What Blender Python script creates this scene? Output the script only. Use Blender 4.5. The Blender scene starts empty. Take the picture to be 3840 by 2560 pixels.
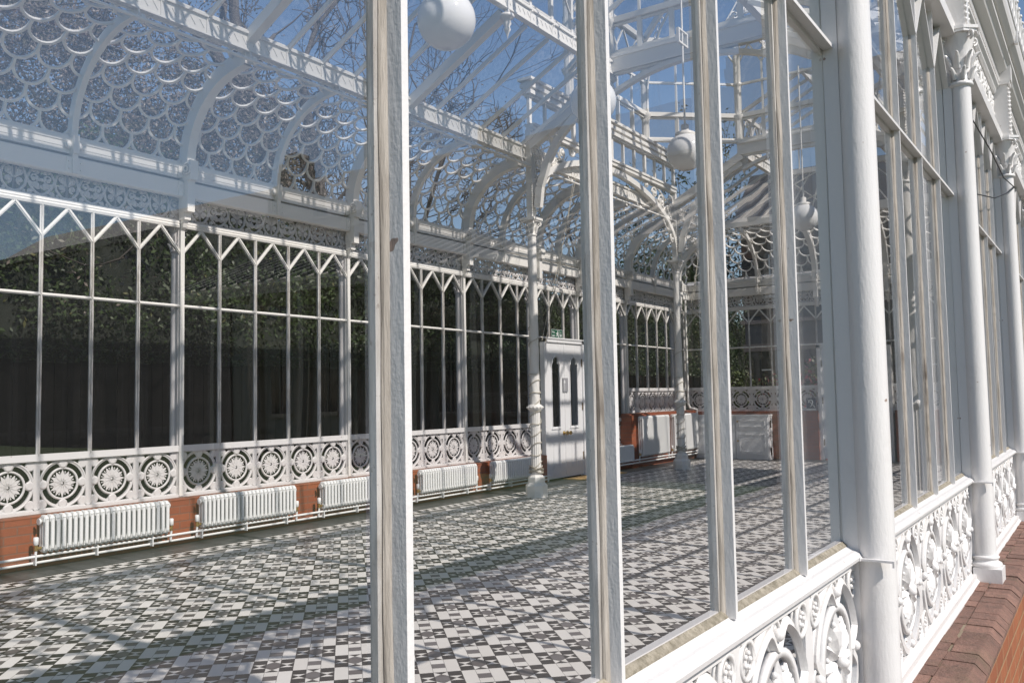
import bpy, math, random
from math import sin, cos, pi, sqrt, radians, atan2, hypot
from mathutils import Vector, Matrix
random.seed(7)
S = 0.48                      # one glazing pane = 0.48 m; everything below is authored in panes
scn = bpy.context.scene
# ------------------------------------------------------------------ camera
cam = bpy.data.cameras.new('camera'); camo = bpy.data.objects.new('camera', cam)
scn.collection.objects.link(camo); scn.camera = camo
cam.sensor_fit = 'HORIZONTAL'; cam.sensor_width = 36.0; cam.lens = 3281.66 / 3840 * 36
cam.clip_start = 0.02; cam.clip_end = 2000
R_, U_, F_ = Vector((0.5648, -0.8250, -0.0181)), Vector((-0.0428, -0.0512, 0.9978)), Vector((0.8241, 0.5628, 0.0644))
mw = Matrix.Identity(4)
for i in range(3):
    mw[i][0] = R_[i]; mw[i][1] = U_[i]; mw[i][2] = -F_[i]
mw.translation = Vector((-11.49, 0, 2.9)) * S
camo.matrix_world = mw
# ------------------------------------------------------------------ light
SUN_EL, SUN_AZ = radians(44), atan2(-0.995, -0.10)     # direction towards the sun in the ground plane
sd = Vector((cos(SUN_AZ) * cos(SUN_EL), sin(SUN_AZ) * cos(SUN_EL), sin(SUN_EL)))
sl = bpy.data.lights.new('sun', 'SUN'); sl.energy = 4.7; sl.angle = radians(0.53); sl.color = (1, 0.94, 0.875)
so = bpy.data.objects.new('sun', sl); scn.collection.objects.link(so)
so.rotation_euler = sd.to_track_quat('Z', 'Y').to_euler(); so.location = (0, -20, 30)
w = bpy.data.worlds.new('World'); scn.world = w; w.use_nodes = True
nt = w.node_tree; nt.nodes.clear()
sky = nt.nodes.new('ShaderNodeTexSky'); sky.sky_type = 'NISHITA'; sky.sun_disc = False
sky.sun_elevation = SUN_EL; sky.sun_rotation = atan2(sd.x, sd.y); sky.air_density = 1.0; sky.dust_density = 0.4; sky.ozone_density = 2.0
bg = nt.nodes.new('ShaderNodeBackground'); bg.inputs[1].default_value = 0.105
wo = nt.nodes.new('ShaderNodeOutputWorld')
nt.links.new(sky.outputs[0], bg.inputs[0]); nt.links.new(bg.outputs[0], wo.inputs[0])
scn.view_settings.view_transform = 'Standard'; scn.view_settings.look = 'None'
scn.view_settings.exposure = 0.12; scn.view_settings.gamma = 1.0
cy = scn.cycles
cy.max_bounces = 8; cy.diffuse_bounces = 3; cy.glossy_bounces = 3; cy.transparent_max_bounces = 40
cy.transmission_bounces = 2; cy.caustics_reflective = False; cy.caustics_refractive = False
cy.use_denoising = True; cy.sample_clamp_indirect = 4.0

# ------------------------------------------------------------------ mesh helper
class MB:
    def __init__(s, T=None):
        s.v = []; s.f = []; s.m = []; s.sm = []; s.r = []; s.T = T; s.mat = 0; s.rnd = 0.0
    def add(s, vs, fs, smooth=False):
        b = len(s.v)
        s.v += [s.T(*p) for p in vs] if s.T else [tuple(p) for p in vs]
        for f in fs:
            s.f.append([b + i for i in f]); s.m.append(s.mat); s.sm.append(smooth); s.r.append(s.rnd)
        return s
    def box(s, x0, x1, y0, y1, z0, z1):
        return s.add([(x0, y0, z0), (x1, y0, z0), (x1, y1, z0), (x0, y1, z0), (x0, y0, z1), (x1, y0, z1), (x1, y1, z1), (x0, y1, z1)],
                     [(0, 3, 2, 1), (4, 5, 6, 7), (0, 1, 5, 4), (1, 2, 6, 5), (2, 3, 7, 6), (3, 0, 4, 7)])
    def prism(s, prof, f0, f1):                       # prof: polygon of (a,b); f0/f1 map (a,b) to 3-D ends
        n = len(prof)
        vs = [f0(a, b) for a, b in prof] + [f1(a, b) for a, b in prof]
        return s.add(vs, [(i, (i + 1) % n, n + (i + 1) % n, n + i) for i in range(n)] + [tuple(range(n))[::-1], tuple(range(n, 2 * n))])
    def xprism(s, prof, x0, x1): return s.prism(prof, lambda a, b: (x0, a, b), lambda a, b: (x1, a, b))
    def zprism(s, prof, z0, z1): return s.prism(prof, lambda a, b: (a, b, z0), lambda a, b: (a, b, z1))
    def tube(s, pts, r, n=6, closed=False, rr=None, flat=None, smooth=True):
        P = [Vector(p) for p in pts]; N = len(P); vs = []; up = Vector((0.0137, 0.31, 0.951))
        t0 = (P[1] - P[0]).normalized()
        if abs(t0.dot(up)) > 0.9: up = Vector((0.99, 0.1, 0.05))
        u = (up - t0 * up.dot(t0)).normalized()
        for i in range(N):
            if closed: t = P[(i + 1) % N] - P[i - 1]
            else: t = P[min(i + 1, N - 1)] - P[max(i - 1, 0)]
            if t.length < 1e-9: t = t0
            t = t.normalized(); u = (u - t * u.dot(t))
            u = u.normalized() if u.length > 1e-6 else t.orthogonal().normalized()
            b = t.cross(u); q = rr[i] if rr else r
            for k in range(n):
                a = 2 * pi * k / n + pi / n
                vs.append(tuple(P[i] + (u * cos(a) + b * sin(a)) * q))
        fs = []
        for i in range(N if closed else N - 1):
            j = (i + 1) % N
            for k in range(n):
                l = (k + 1) % n
                fs.append((i * n + k, i * n + l, j * n + l, j * n + k))
        s.add(vs, fs, smooth)
        if not closed: s.add(vs[:n][::-1], [tuple(range(n))]); s.add(vs[-n:], [tuple(range(n))])
        return s
    def lathe(s, prof, c=(0, 0), n=16, axis='z', base=0.0, smooth=True, twist=None):   # prof: (r,h)
        vs = []
        for r, h in prof:
            for k in range(n):
                a = 2 * pi * (k + .5) / n
                x, y = r * cos(a), r * sin(a)
                if axis == 'z': vs.append((c[0] + x, c[1] + y, h))
                elif axis == 'y': vs.append((c[0] + x, base + h, c[1] + y))
                else: vs.append((base + h, c[0] + x, c[1] + y))
        fs = [(i * n + k, i * n + (k + 1) % n, (i + 1) * n + (k + 1) % n, (i + 1) * n + k) for i in range(len(prof) - 1) for k in range(n)]
        s.add(vs, fs, smooth)
        if prof[0][0] > .002: s.add(vs[:n][::-1], [tuple(range(n))])
        if prof[-1][0] > .002: s.add(vs[-n:], [tuple(range(n))])
        return s
    def ball(s, c, r, n=8, m=6, sq=(1, 1, 1)):
        vs = []; fs = []
        for i in range(m + 1):
            a = pi * i / m
            for k in range(n):
                b = 2 * pi * k / n
                vs.append((c[0] + r * sq[0] * sin(a) * cos(b), c[1] + r * sq[1] * sin(a) * sin(b), c[2] + r * sq[2] * cos(a)))
        for i in range(m):
            for k in range(n):
                fs.append((i * n + k, i * n + (k + 1) % n, (i + 1) * n + (k + 1) % n, (i + 1) * n + k))
        return s.add(vs, fs, True)
    def bar(s, p, q, wdt, dep, up=(0, 0, 1)):          # rectangular bar from p to q
        p, q = Vector(p), Vector(q); t = (q - p).normalized(); b = t.cross(Vector(up)).normalized(); u = b.cross(t)
        vs = []
        for c in (p, q):
            for i, j in ((-1, -1), (1, -1), (1, 1), (-1, 1)): vs.append(tuple(c + b * (i * wdt / 2) + u * (j * dep / 2)))
        return s.add(vs, [(0, 3, 2, 1), (4, 5, 6, 7), (0, 1, 5, 4), (1, 2, 6, 5), (2, 3, 7, 6), (3, 0, 4, 7)])
    def poly(s, vs): return s.add(vs, [tuple(range(len(vs)))])

COL = scn.collection
def mesh(name, mb, mats, bevel=0):
    me = bpy.data.meshes.new(name)
    me.from_pydata([(x * S, y * S, z * S) for x, y, z in mb.v], [], mb.f)
    for mt in (mats if isinstance(mats, (list, tuple)) else [mats]): me.materials.append(mt)
    me.polygons.foreach_set('material_index', mb.m); me.polygons.foreach_set('use_smooth', mb.sm)
    if any(mb.r):
        at = me.attributes.new('rnd', 'FLOAT', 'FACE'); at.data.foreach_set('value', mb.r)
    me.update(); return me
def obj(name, mb, mats=None, parent=None, loc=(0, 0, 0), rz=0.0):
    me = mb if isinstance(mb, bpy.types.Mesh) else mesh(name, mb, mats)
    o = bpy.data.objects.new(name, me); COL.objects.link(o)
    o.location = Vector(loc) * S; o.rotation_euler = (0, 0, rz)
    if parent: o.parent = parent
    return o
def thing(name, label, cat, loc=(0, 0, 0), rz=0, group=None):
    o = bpy.data.objects.new(name, None); COL.objects.link(o); o.empty_display_size = .1
    o.location = Vector(loc) * S; o.rotation_euler = (0, 0, rz); return tag(o, label, cat, group)
def tag(o, label, cat, group=None):
    o['label'] = label; o['category'] = cat
    if group: o['group'] = group
    return o
def struct(o): o['kind'] = 'structure'; return o
def dup(root, loc, label, rz=None):
    r = root.copy(); COL.objects.link(r); r.location = Vector(loc) * S; r['label'] = label
    if rz is not None: r.rotation_euler = (0, 0, rz)
    for ch in list(root.children):
        c = ch.copy(); COL.objects.link(c); c.parent = r
        for g in ch.children:
            d = g.copy(); COL.objects.link(d); d.parent = c
    return r

# ------------------------------------------------------------------ materials
class NT:
    def __init__(s, name):
        s.mat = bpy.data.materials.new(name); s.mat.use_nodes = True; s.t = s.mat.node_tree; s.t.nodes.clear()
        s.out = s.t.nodes.new('ShaderNodeOutputMaterial')
    def n(s, typ, **kw):
        nd = s.t.nodes.new('ShaderNode' + typ)
        for k, v in kw.items():
            if k.startswith('i_'):
                key = k[2:]; key = int(key) if key.isdigit() else key.replace('_', ' ')
                if hasattr(v, 'is_output'): s.t.links.new(v, nd.inputs[key])
                else: nd.inputs[key].default_value = v
            else: setattr(nd, k, v)
        return nd
    def math(s, op, a, b=None, c=None, clamp=False):
        nd = s.t.nodes.new('ShaderNodeMath'); nd.operation = op; nd.use_clamp = clamp
        for i, x in enumerate((a, b, c)):
            if x is None: continue
            if hasattr(x, 'is_output'): s.t.links.new(x, nd.inputs[i])
            else: nd.inputs[i].default_value = x
        return nd.outputs[0]
    def mix(s, fac, a, b, blend='MIX'):
        nd = s.t.nodes.new('ShaderNodeMix'); nd.data_type = 'RGBA'; nd.blend_type = blend
        for i, x in ((0, fac), (6, a), (7, b)):
            if hasattr(x, 'is_output'): s.t.links.new(x, nd.inputs[i])
            else: nd.inputs[i].default_value = x if i == 0 else (*x, 1)
        return nd.outputs[2]
    def ramp(s, fac, stops):
        nd = s.t.nodes.new('ShaderNodeValToRGB'); s.t.links.new(fac, nd.inputs[0])
        el = nd.color_ramp.elements
        while len(el) < len(stops): el.new(0.5)
        for e, (p, c) in zip(el, stops): e.position = p; e.color = (*c, 1) if len(c) == 3 else c
        return nd.outputs[0]
    def noise(s, scale, detail=4, rough=.55, vec=None, dist=0):
        nd = s.n('TexNoise', i_Scale=scale, i_Detail=detail, i_Roughness=rough, i_Distortion=dist)
        s.t.links.new(vec or s.pos(), nd.inputs['Vector']); return nd.outputs[0]
    def pos(s):
        if not hasattr(s, '_p'): s._p = s.t.nodes.new('ShaderNodeNewGeometry').outputs['Position']
        return s._p
    def mapv(s, sc, vec=None):
        nd = s.n('Mapping'); nd.inputs['Scale'].default_value = sc; s.t.links.new(vec or s.pos(), nd.inputs['Vector']); return nd.outputs[0]
    def bump(s, h, strength=.3, dist=.01):
        return s.n('Bump', i_Strength=strength, i_Distance=dist, i_Height=h).outputs[0]
    def pbsdf(s, col, rough=.5, bump=None, metal=0, spec=.5, **kw):
        nd = s.n('BsdfPrincipled')
        for k, v in (('Base Color', col), ('Roughness', rough), ('Metallic', metal), ('Specular IOR Level', spec)):
            if hasattr(v, 'is_output'): s.t.links.new(v, nd.inputs[k])
            else: nd.inputs[k].default_value = (*v, 1) if k == 'Base Color' else v
        for k, v in kw.items(): nd.inputs[k.replace('_', ' ')].default_value = v
        if bump: s.t.links.new(bump, nd.inputs['Normal'])
        s.t.links.new(nd.outputs[0], s.out.inputs[0]); return s.mat

def paint(name, col, dirt, rough=.38, dirt_amt=.5, bumps=.25, fine=60):
    m = NT(name)
    n1 = m.noise(3.2, 6, .65); n2 = m.noise(38, 3, .6)
    d = m.math('MULTIPLY', m.ramp(n1, [(.58, (0, 0, 0)), (.84, (1, 1, 1))]), m.ramp(n2, [(.35, (0, 0, 0)), (.7, (1, 1, 1))]))
    c = m.mix(m.math('MULTIPLY', d, dirt_amt), col, dirt)
    if name[0] == 'e':
        sp = m.noise(26, 2, .5); c = m.mix(m.ramp(sp, [(.755, (0, 0, 0)), (.775, (.8, .8, .8))]), c, (.20, .10, .05))
    v = m.mapv((1, 1, .25)); h = m.noise(fine, 3, .6, v); h2 = m.noise(190, 2, .5)
    b = m.bump(m.math('ADD', h, m.math('MULTIPLY', h2, .35)), bumps, .004)
    return m.pbsdf(c, rough, b)
M = {}
M['white'] = paint('exterior_white_paint', (.725, .708, .695), (.40, .36, .31), .32, .55, .28, 130)
M['inner'] = paint('interior_white_paint', (.83, .81, .765), (.55, .51, .42), .42, .5, .15)
M['gloss'] = paint('radiator_white_enamel', (.84, .84, .82), (.7, .7, .68), .42, .2, .02)
M['door'] = paint('door_white_gloss', (.82, .82, .82), (.6, .58, .55), .25, .2, .05)
m = NT('worn_grey_white_paint'); v = m.mapv((1, 1, .14)); g = m.noise(34, 6, .7, v); g2 = m.noise(90, 4, .7)
c = m.mix(m.ramp(g, [(.42, (0, 0, 0)), (.62, (1, 1, 1))]), (.70, .68, .65), (.42, .39, .35)); c = m.mix(m.ramp(g2, [(.62, (0, 0, 0)), (.70, (.7, .7, .7))]), c, (.24, .20, .16))
M['worn'] = m.pbsdf(c, .55, m.bump(g, .4, .005))
# weathered putty / bare timber beside the glass
m = NT('weathered_putty'); v = m.mapv((1, 1, .09))
g = m.noise(60, 6, .7, v); g2 = m.noise(7, 4, .6, m.mapv((1, 1, .5)))
c = m.mix(m.ramp(g, [(.3, (0, 0, 0)), (.7, (1, 1, 1))]), (.27, .235, .195), (.56, .51, .45))
c = m.mix(m.ramp(g2, [(.60, (0, 0, 0)), (.74, (1, 1, 1))]), c, (.11, .085, .065))
M['putty'] = m.pbsdf(c, .8, m.bump(g, .6, .006))
m = NT('mossy_sill_putty'); g = m.noise(45, 5, .7); g2 = m.noise(160, 3, .7)
c = m.mix(m.ramp(g, [(.35, (0, 0, 0)), (.65, (1, 1, 1))]), (.17, .15, .11), (.36, .32, .255))
c = m.mix(m.ramp(g2, [(.55, (0, 0, 0)), (.75, (1, 1, 1))]), c, (.13, .115, .065))
M['sillputty'] = m.pbsdf(c, .9, m.bump(g, .7, .006))

def glass(name, tint, f0=.085, wob=.0, bodyf=0.0):
    m = NT(name)
    ge = m.n('NewGeometry')
    nrm = None
    if wob:
        nz = m.noise(2.6, 2, .5)
        nrm = m.bump(nz, wob, .02)
    dp = m.n('VectorMath', operation='DOT_PRODUCT'); m.t.links.new(ge.outputs['Normal'], dp.inputs[0]); m.t.links.new(ge.outputs['Incoming'], dp.inputs[1])
    c = m.math('ABSOLUTE', dp.outputs['Value']); om = m.math('SUBTRACT', 1.0, c)
    fac = m.math('ADD', m.math('MULTIPLY', m.math('POWER', om, 5.0), 1 - f0), f0, clamp=True)
    tr = m.n('BsdfTransparent', i_0=(*tint, 1)); gl = m.n('BsdfGlossy', i_Roughness=0.0, i_0=(1, 1, 1, 1))
    if nrm: m.t.links.new(nrm, gl.inputs['Normal'])
    mx = m.n('MixShader', i_0=fac, i_1=tr.outputs[0], i_2=gl.outputs[0])
    if bodyf:
        df = m.n('BsdfDiffuse', i_0=(.75, .75, .72, 1))
        dust = m.math('MULTIPLY', m.ramp(m.noise(1.3, 5, .6), [(.3, (.45, .45, .45)), (.75, (1, 1, 1))]), bodyf)
        mx = m.n('MixShader', i_0=dust, i_1=mx.outputs[0], i_2=df.outputs[0])
    m.t.links.new(mx.outputs[0], m.out.inputs[0]); return m.mat
M['glass'] = glass('window_glass', (.985, .98, .98), .19, .05, .003)
M['farglass'] = glass('far_window_glass', (.98, .975, .975), .025, 0, .001)
M['roofglass'] = glass('roof_glass', (.96, .96, .965), .06, 0, .012)

def brick(name, c1, c2, mort, axis='xz', bump=.5, soft=.0, ms=.008):
    m = NT(name); sp = m.n('SeparateXYZ', i_0=m.pos()); cb = m.n('CombineXYZ')
    m.t.links.new(sp.outputs['X' if axis[0] == 'x' else 'Y'], cb.inputs[0]); m.t.links.new(sp.outputs['Z' if axis[1] == 'z' else 'Y'], cb.inputs[1])
    bt = m.n('TexBrick', i_Scale=1.0, i_Mortar_Size=ms, i_Brick_Width=.225, i_Row_Height=.075, i_Mortar_Smooth=.3, i_Bias=0.0)
    m.t.links.new(cb.outputs[0], bt.inputs['Vector'])
    for k, c in (('Color1', c1), ('Color2', c2), ('Mortar', mort)): bt.inputs[k].default_value = (*c, 1)
    n = m.noise(18, 6, .7); n2 = m.noise(3, 4, .6)
    c = m.mix(m.math('MULTIPLY', m.ramp(n, [(.35, (0, 0, 0)), (.75, (1, 1, 1))]), .5), bt.outputs[0], tuple(x * .55 for x in c1))
    c = m.mix(m.math('MULTIPLY', m.ramp(n2, [(.5, (0, 0, 0)), (.8, (1, 1, 1))]), .35), c, tuple(min(1, x * 1.25) for x in c2))
    h = m.math('ADD', m.math('MULTIPLY', bt.outputs['Fac'], -1.0), m.math('MULTIPLY', n, .4))
    return m.pbsdf(c, .75, m.bump(h, bump, .008))
M['brick'] = brick('orange_glazed_brick', (.37, .105, .040), (.27, .070, .030), (.21, .10, .065), 'xz', .3)
M['brickend'] = brick('orange_brick_end_wall', (.30, .09, .045), (.22, .065, .035), (.18, .09, .07), 'yz', .3)
M['greybrick'] = brick('grey_brown_brick', (.135, .105, .090), (.10, .078, .068), (.16, .14, .125), 'yz', .4)
M['brickout'] = brick('outer_red_brick', (.34, .115, .048), (.25, .080, .036), (.34, .21, .11), 'xz', .6)
m = NT('coping_brick'); at = m.n('Attribute', attribute_name='rnd').outputs['Fac']
n = m.noise(22, 6, .7); n2 = m.noise(4, 5, .6); n3 = m.noise(70, 4, .7)
c = m.mix(at, (.185, .104, .080), (.285, .160, .122))
c = m.mix(m.ramp(n, [(.45, (0, 0, 0)), (.75, (.8, .8, .8))]), c, (.105, .070, .056))
c = m.mix(m.ramp(n2, [(.52, (0, 0, 0)), (.72, (.75, .75, .75))]), c, (.14, .105, .065))
c = m.mix(m.ramp(n3, [(.70, (0, 0, 0)), (.76, (.6, .6, .6))]), c, (.5, .46, .40))
M['coping'] = m.pbsdf(c, .9, m.bump(m.math('ADD', n, n3), 1.0, .010))
m = NT('dirty_mortar'); n = m.noise(50, 5, .7)
M['mortar'] = m.pbsdf(m.mix(n, (.16, .115, .075), (.30, .25, .18)), .95, m.bump(n, .7, .006))

def tile(name, a, b, rough=.36):
    m = NT(name); at = m.n('Attribute', attribute_name='rnd').outputs['Fac']; n = m.noise(9, 4, .6); n2 = m.noise(1.1, 4, .6)
    c = m.mix(at, a, b); c = m.mix(m.math('MULTIPLY', n, .12), c, tuple(x * .7 for x in a))
    r = m.math('ADD', rough - .08, m.math('MULTIPLY', n2, .22))
    return m.pbsdf(c, r, m.bump(n, .04, .003), spec=.28)
M['t_white'] = tile('white_floor_tile', (.77, .735, .68), (.84, .81, .76))
M['t_black'] = tile('black_floor_tile', (.016, .011, .010), (.030, .022, .020))
M['t_grey'] = tile('grey_floor_tile', (.115, .098, .094), (.165, .150, .150))
M['t_slate'] = tile('dark_slate_tile', (.060, .062, .064), (.085, .087, .088), .32)
m = NT('tile_grout'); M['grout'] = m.pbsdf(m.mix(m.noise(40), (.16, .15, .14), (.24, .23, .22)), .9)
m = NT('opal_glass'); M['opal'] = m.pbsdf(m.mix(m.noise(2), (.80, .80, .79), (.84, .84, .83)), .08, None, 0, .5)
m = NT('aged_brass'); M['brass'] = m.pbsdf(m.mix(m.noise(30), (.55, .36, .11), (.72, .50, .20)), .3, None, .9)
m = NT('dark_bronze_hinge'); M['hinge'] = m.pbsdf(m.mix(m.noise(60), (.16, .11, .06), (.26, .19, .11)), .4, None, .6)
m = NT('coir_mat'); n = m.noise(160, 3, .7); M['mat'] = m.pbsdf(m.mix(n, (.36, .22, .08), (.60, .40, .18)), .95, m.bump(n, .8, .006))
m = NT('black_cable'); M['cable'] = m.pbsdf(m.mix(m.noise(40), (.012, .012, .013), (.022, .022, .024)), .5)
m = NT('pale_twine'); M['twine'] = m.pbsdf(m.mix(m.noise(90), (.42, .38, .30), (.60, .56, .47)), .8)
m = NT('sign_green'); M['sgreen'] = m.pbsdf(m.mix(m.noise(20), (.004, .085, .045), (.006, .105, .055)), .35)
m = NT('sign_white'); M['swhite'] = m.pbsdf(m.mix(m.noise(20), (.78, .80, .78), (.84, .85, .84)), .4)
m = NT('sign_blue'); M['sblue'] = m.mat
m = NT('notice_grey'); M['notice'] = m.pbsdf(m.mix(m.noise(20), (.30, .30, .32), (.36, .36, .38)), .4)
m = NT('sign_blue_board'); M['sblue'] = m.pbsdf(m.mix(m.noise(20), (.012, .018, .045), (.018, .026, .06)), .4)
m = NT('weathered_pink_stone'); n = m.noise(5, 5, .6); M['pink'] = m.pbsdf(m.mix(n, (.20, .16, .145), (.32, .27, .245)), .85)
m = NT('lead_roof'); n = m.noise(3, 6, .7); M['lead'] = m.pbsdf(m.mix(n, (.10, .10, .10), (.20, .195, .19)), .6, m.bump(n, .3, .02))

def foliage(name, dark, light, extra=None, rough=.5, trans=.25):
    m = NT(name); at = m.n('Attribute', attribute_name='rnd').outputs['Fac']; n = m.noise(.9, 4, .6)
    c = m.mix(m.math('MULTIPLY', m.math('ADD', at, m.ramp(n, [(.35, (0, 0, 0)), (.7, (1, 1, 1))])), .5), dark, light)
    if extra: c = m.mix(m.ramp(at, [(extra[0], (0, 0, 0)), (extra[0] + .02, (1, 1, 1))]), c, extra[1])
    d = m.n('BsdfPrincipled', i_Roughness=rough); m.t.links.new(c, d.inputs['Base Color'])
    t = m.n('BsdfTranslucent'); m.t.links.new(c, t.inputs[0])
    mx = m.n('MixShader', i_0=trans, i_1=d.outputs[0], i_2=t.outputs[0]); m.t.links.new(mx.outputs[0], m.out.inputs[0]); return m.mat
M['hedge'] = foliage('hedge_leaves', (.013, .028, .009), (.072, .110, .034), (.96, (.13, .13, .05)))
M['hedgecore'] = foliage('hedge_shade_core', (.006, .010, .005), (.012, .016, .008), None, .9, 0)  # near-black core colour stands in for the shade inside the hedge
M['blossom'] = foliage('pale_spring_blossom', (.10, .078, .062), (.40, .34, .30), (.62, (.085, .080, .045)))
M['redleaf'] = foliage('red_and_green_leaves', (.04, .06, .015), (.14, .15, .04), (.62, (.24, .035, .045)))
M['olive'] = foliage('fresh_green_leaves', (.03, .045, .012), (.12, .15, .05), None)
m = NT('grey_bark'); n = m.noise(14, 6, .7, m.mapv((1, 1, .3)))
M['bark'] = m.pbsdf(m.mix(n, (.045, .038, .034), (.13, .115, .10)), .9, m.bump(n, .7, .03))
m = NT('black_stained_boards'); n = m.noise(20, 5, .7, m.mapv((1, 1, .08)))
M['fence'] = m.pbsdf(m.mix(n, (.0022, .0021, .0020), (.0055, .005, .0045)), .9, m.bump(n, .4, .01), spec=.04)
m = NT('museum_stone'); n = m.noise(.7, 6, .65); n2 = m.noise(8, 5, .6)
M['stone'] = m.pbsdf(m.mix(m.math('MULTIPLY', m.math('ADD', n, n2), .5), (.24, .205, .165), (.42, .37, .30)), .85, m.bump(n2, .4, .02))
m = NT('ribbed_lead_roof'); n = m.noise(1.2, 6, .65); M['stoneroof'] = m.pbsdf(m.mix(n, (.46, .41, .34), (.66, .60, .51)), .6)
m = NT('slate_roof'); n = m.noise(6, 4, .6); M['slate'] = m.pbsdf(m.mix(n, (.035, .037, .042), (.075, .078, .085)), .7)
m = NT('dark_window'); M['darkwin'] = m.pbsdf(m.mix(m.noise(1), (.01, .012, .014), (.02, .022, .025)), .08)
m = NT('grass'); n = m.noise(2, 6, .7); n2 = m.noise(60, 3, .7)
M['grass'] = m.pbsdf(m.mix(m.math('MULTIPLY', m.math('ADD', n, n2), .5), (.025, .05, .012), (.075, .11, .03)), .95)
m = NT('paving'); n = m.noise(5, 6, .7); M['paving'] = m.pbsdf(m.mix(n, (.15, .138, .125), (.25, .235, .215)), .9)

# ------------------------------------------------------------------ building frame
YF, YB, XE, XW = 1.302, 16.556, 27.4, -13.0
YM = (YF + YB) / 2
ORG = (7.2, YM, 0.0)
cons = thing('conservatory', 'white cast iron conservatory with fish scale glazing and a chequered tiled floor', 'conservatory', ORG)
def rel(x, y, z=0): return (x - ORG[0], y - ORG[1], z - ORG[2])
TF = lambda x, yl, z: rel(x, YF + yl, z)                 # front side: local depth yl measured inwards
TB = lambda x, yl, z: rel(x, YB - yl, z)                 # back side
TE = lambda a, yl, z: rel(XE + .1 - yl, a, z)            # end wall: a runs along y
IDT = lambda x, y, z: rel(x, y, z)

# ---- shared castings (local x along the wall, y inwards, z up)
def ring(mb, cx, cz, R, r, y=.02, n=28, a0=0, a1=2 * pi, sq=1.0, seg=6):
    cl = abs(a1 - a0 - 2 * pi) < 1e-6
    N = n if cl else n + 1
    mb.tube([(cx + R * cos(a0 + (a1 - a0) * i / n), y, cz + sq * R * sin(a0 + (a1 - a0) * i / n)) for i in range(N)], r, seg, cl)
def spiral(mb, cx, cz, R, turns, a0, r, y=.02, sgn=1, n=14):
    pts = []; rr = []
    for i in range(n + 1):
        t = i / n; a = a0 + sgn * turns * 2 * pi * t; q = R * (1 - .82 * t)
        pts.append((cx + q * cos(a), y, cz + q * sin(a))); rr.append(r * (1 - .35 * t))
    mb.tube(pts, r, 4, False, rr); mb.ball(pts[-1], r * 1.9, 6, 4)
def apron_mesh():
    mb = MB(); zc, H = 1.44, .46
    for x in (-.47, .47): mb.box(x - .030, x + .030, .006, .045, .99, 1.90)
    mb.box(-.46, .46, .0, .045, .985, 1.01); mb.box(-.46, .46, .0, .045, 1.87, 1.90)
    # outer ring with an ogee dip round a ball at each quarter
    pts = []
    for i in range(96):
        a = 2 * pi * i / 96; q = min(abs((a % (pi / 2))), pi / 2 - (a % (pi / 2)))
        R = .42 - (.115 * (cos(q / .30 * pi) * .5 + .5) if q < .30 else 0)
        pts.append((R * cos(a), .012, zc + R * sin(a)))
    mb.tube(pts, .027, 4, True, smooth=False)
    ring(mb, 0, zc, .442, .022, .026, 40, seg=4)
    ring(mb, 0, zc, .288, .028, .016, 36, seg=4)
    for k in range(4):
        a = k * pi / 2; c, s_ = cos(a), sin(a)
        mb.ball((.372 * c, -.002, zc + .372 * s_), .030, 10, 7)
        ring(mb, .375 * c, zc + .375 * s_, .058, .012, .014, 16, seg=4)
        mb.lathe([(.062, 0), (.088, .006), (.088, .022), (.060, .030)], (.375 * c, zc + .375 * s_), 14, 'y', .016)
    for k in range(12):
        a = 2 * pi * k / 12
        L = .268 if k % 3 == 0 else .25
        ax, az = cos(a), sin(a); px, pz = -az, ax
        vs = []
        for t, w_, y in ((.035, .012, -.004), (.09, .030, -.022), (.165, .036, -.026), (.205, .022, -.016), (L, .002, .004)):
            vs += [(ax * t + px * w_, .016, zc + az * t + pz * w_), (ax * t, y, zc + az * t), (ax * t - px * w_, .016, zc + az * t - pz * w_)]
        fs = []
        for i in range(4):
            b = i * 3
            fs += [(b, b + 1, b + 4, b + 3), (b + 1, b + 2, b + 5, b + 4), (b + 2, b, b + 3, b + 5)]
        mb.add(vs, fs)
        b = a + pi / 12
        mb.tube([(cos(b) * .08, .018, zc + sin(b) * .08), (cos(b) * .2, .012, zc + sin(b) * .2)], .008, 4)
        mb.ball((cos(b) * .215, .004, zc + sin(b) * .215), .016, 7, 5)
    mb.ball((0, -.024, zc), .034, 10, 7)
    for sx in (-1, 1):
        for sz in (-1, 1):
            cx, cz = sx * .385, zc + sz * .355
            ring(mb, cx, cz, .080, .015, .010, 18, seg=4)
            mb.lathe([(.03, 0), (.092, .010), (.092, .022), (.07, .03)], (cx, cz), 12, 'y', .014)
            for k in range(5): mb.ball((cx + .03 * cos(k * 1.257), .006, cz + .03 * sin(k * 1.257)), .013, 6, 4)
            mb.tube([(sx * .30, .016, zc + sz * .30), (sx * .33, .012, zc + sz * .42), (sx * .44, .016, zc + sz * .445)], .014, 4, smooth=False)
    return mesh('apron_panel', mb, M['white'])
APRON = apron_mesh()
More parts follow.
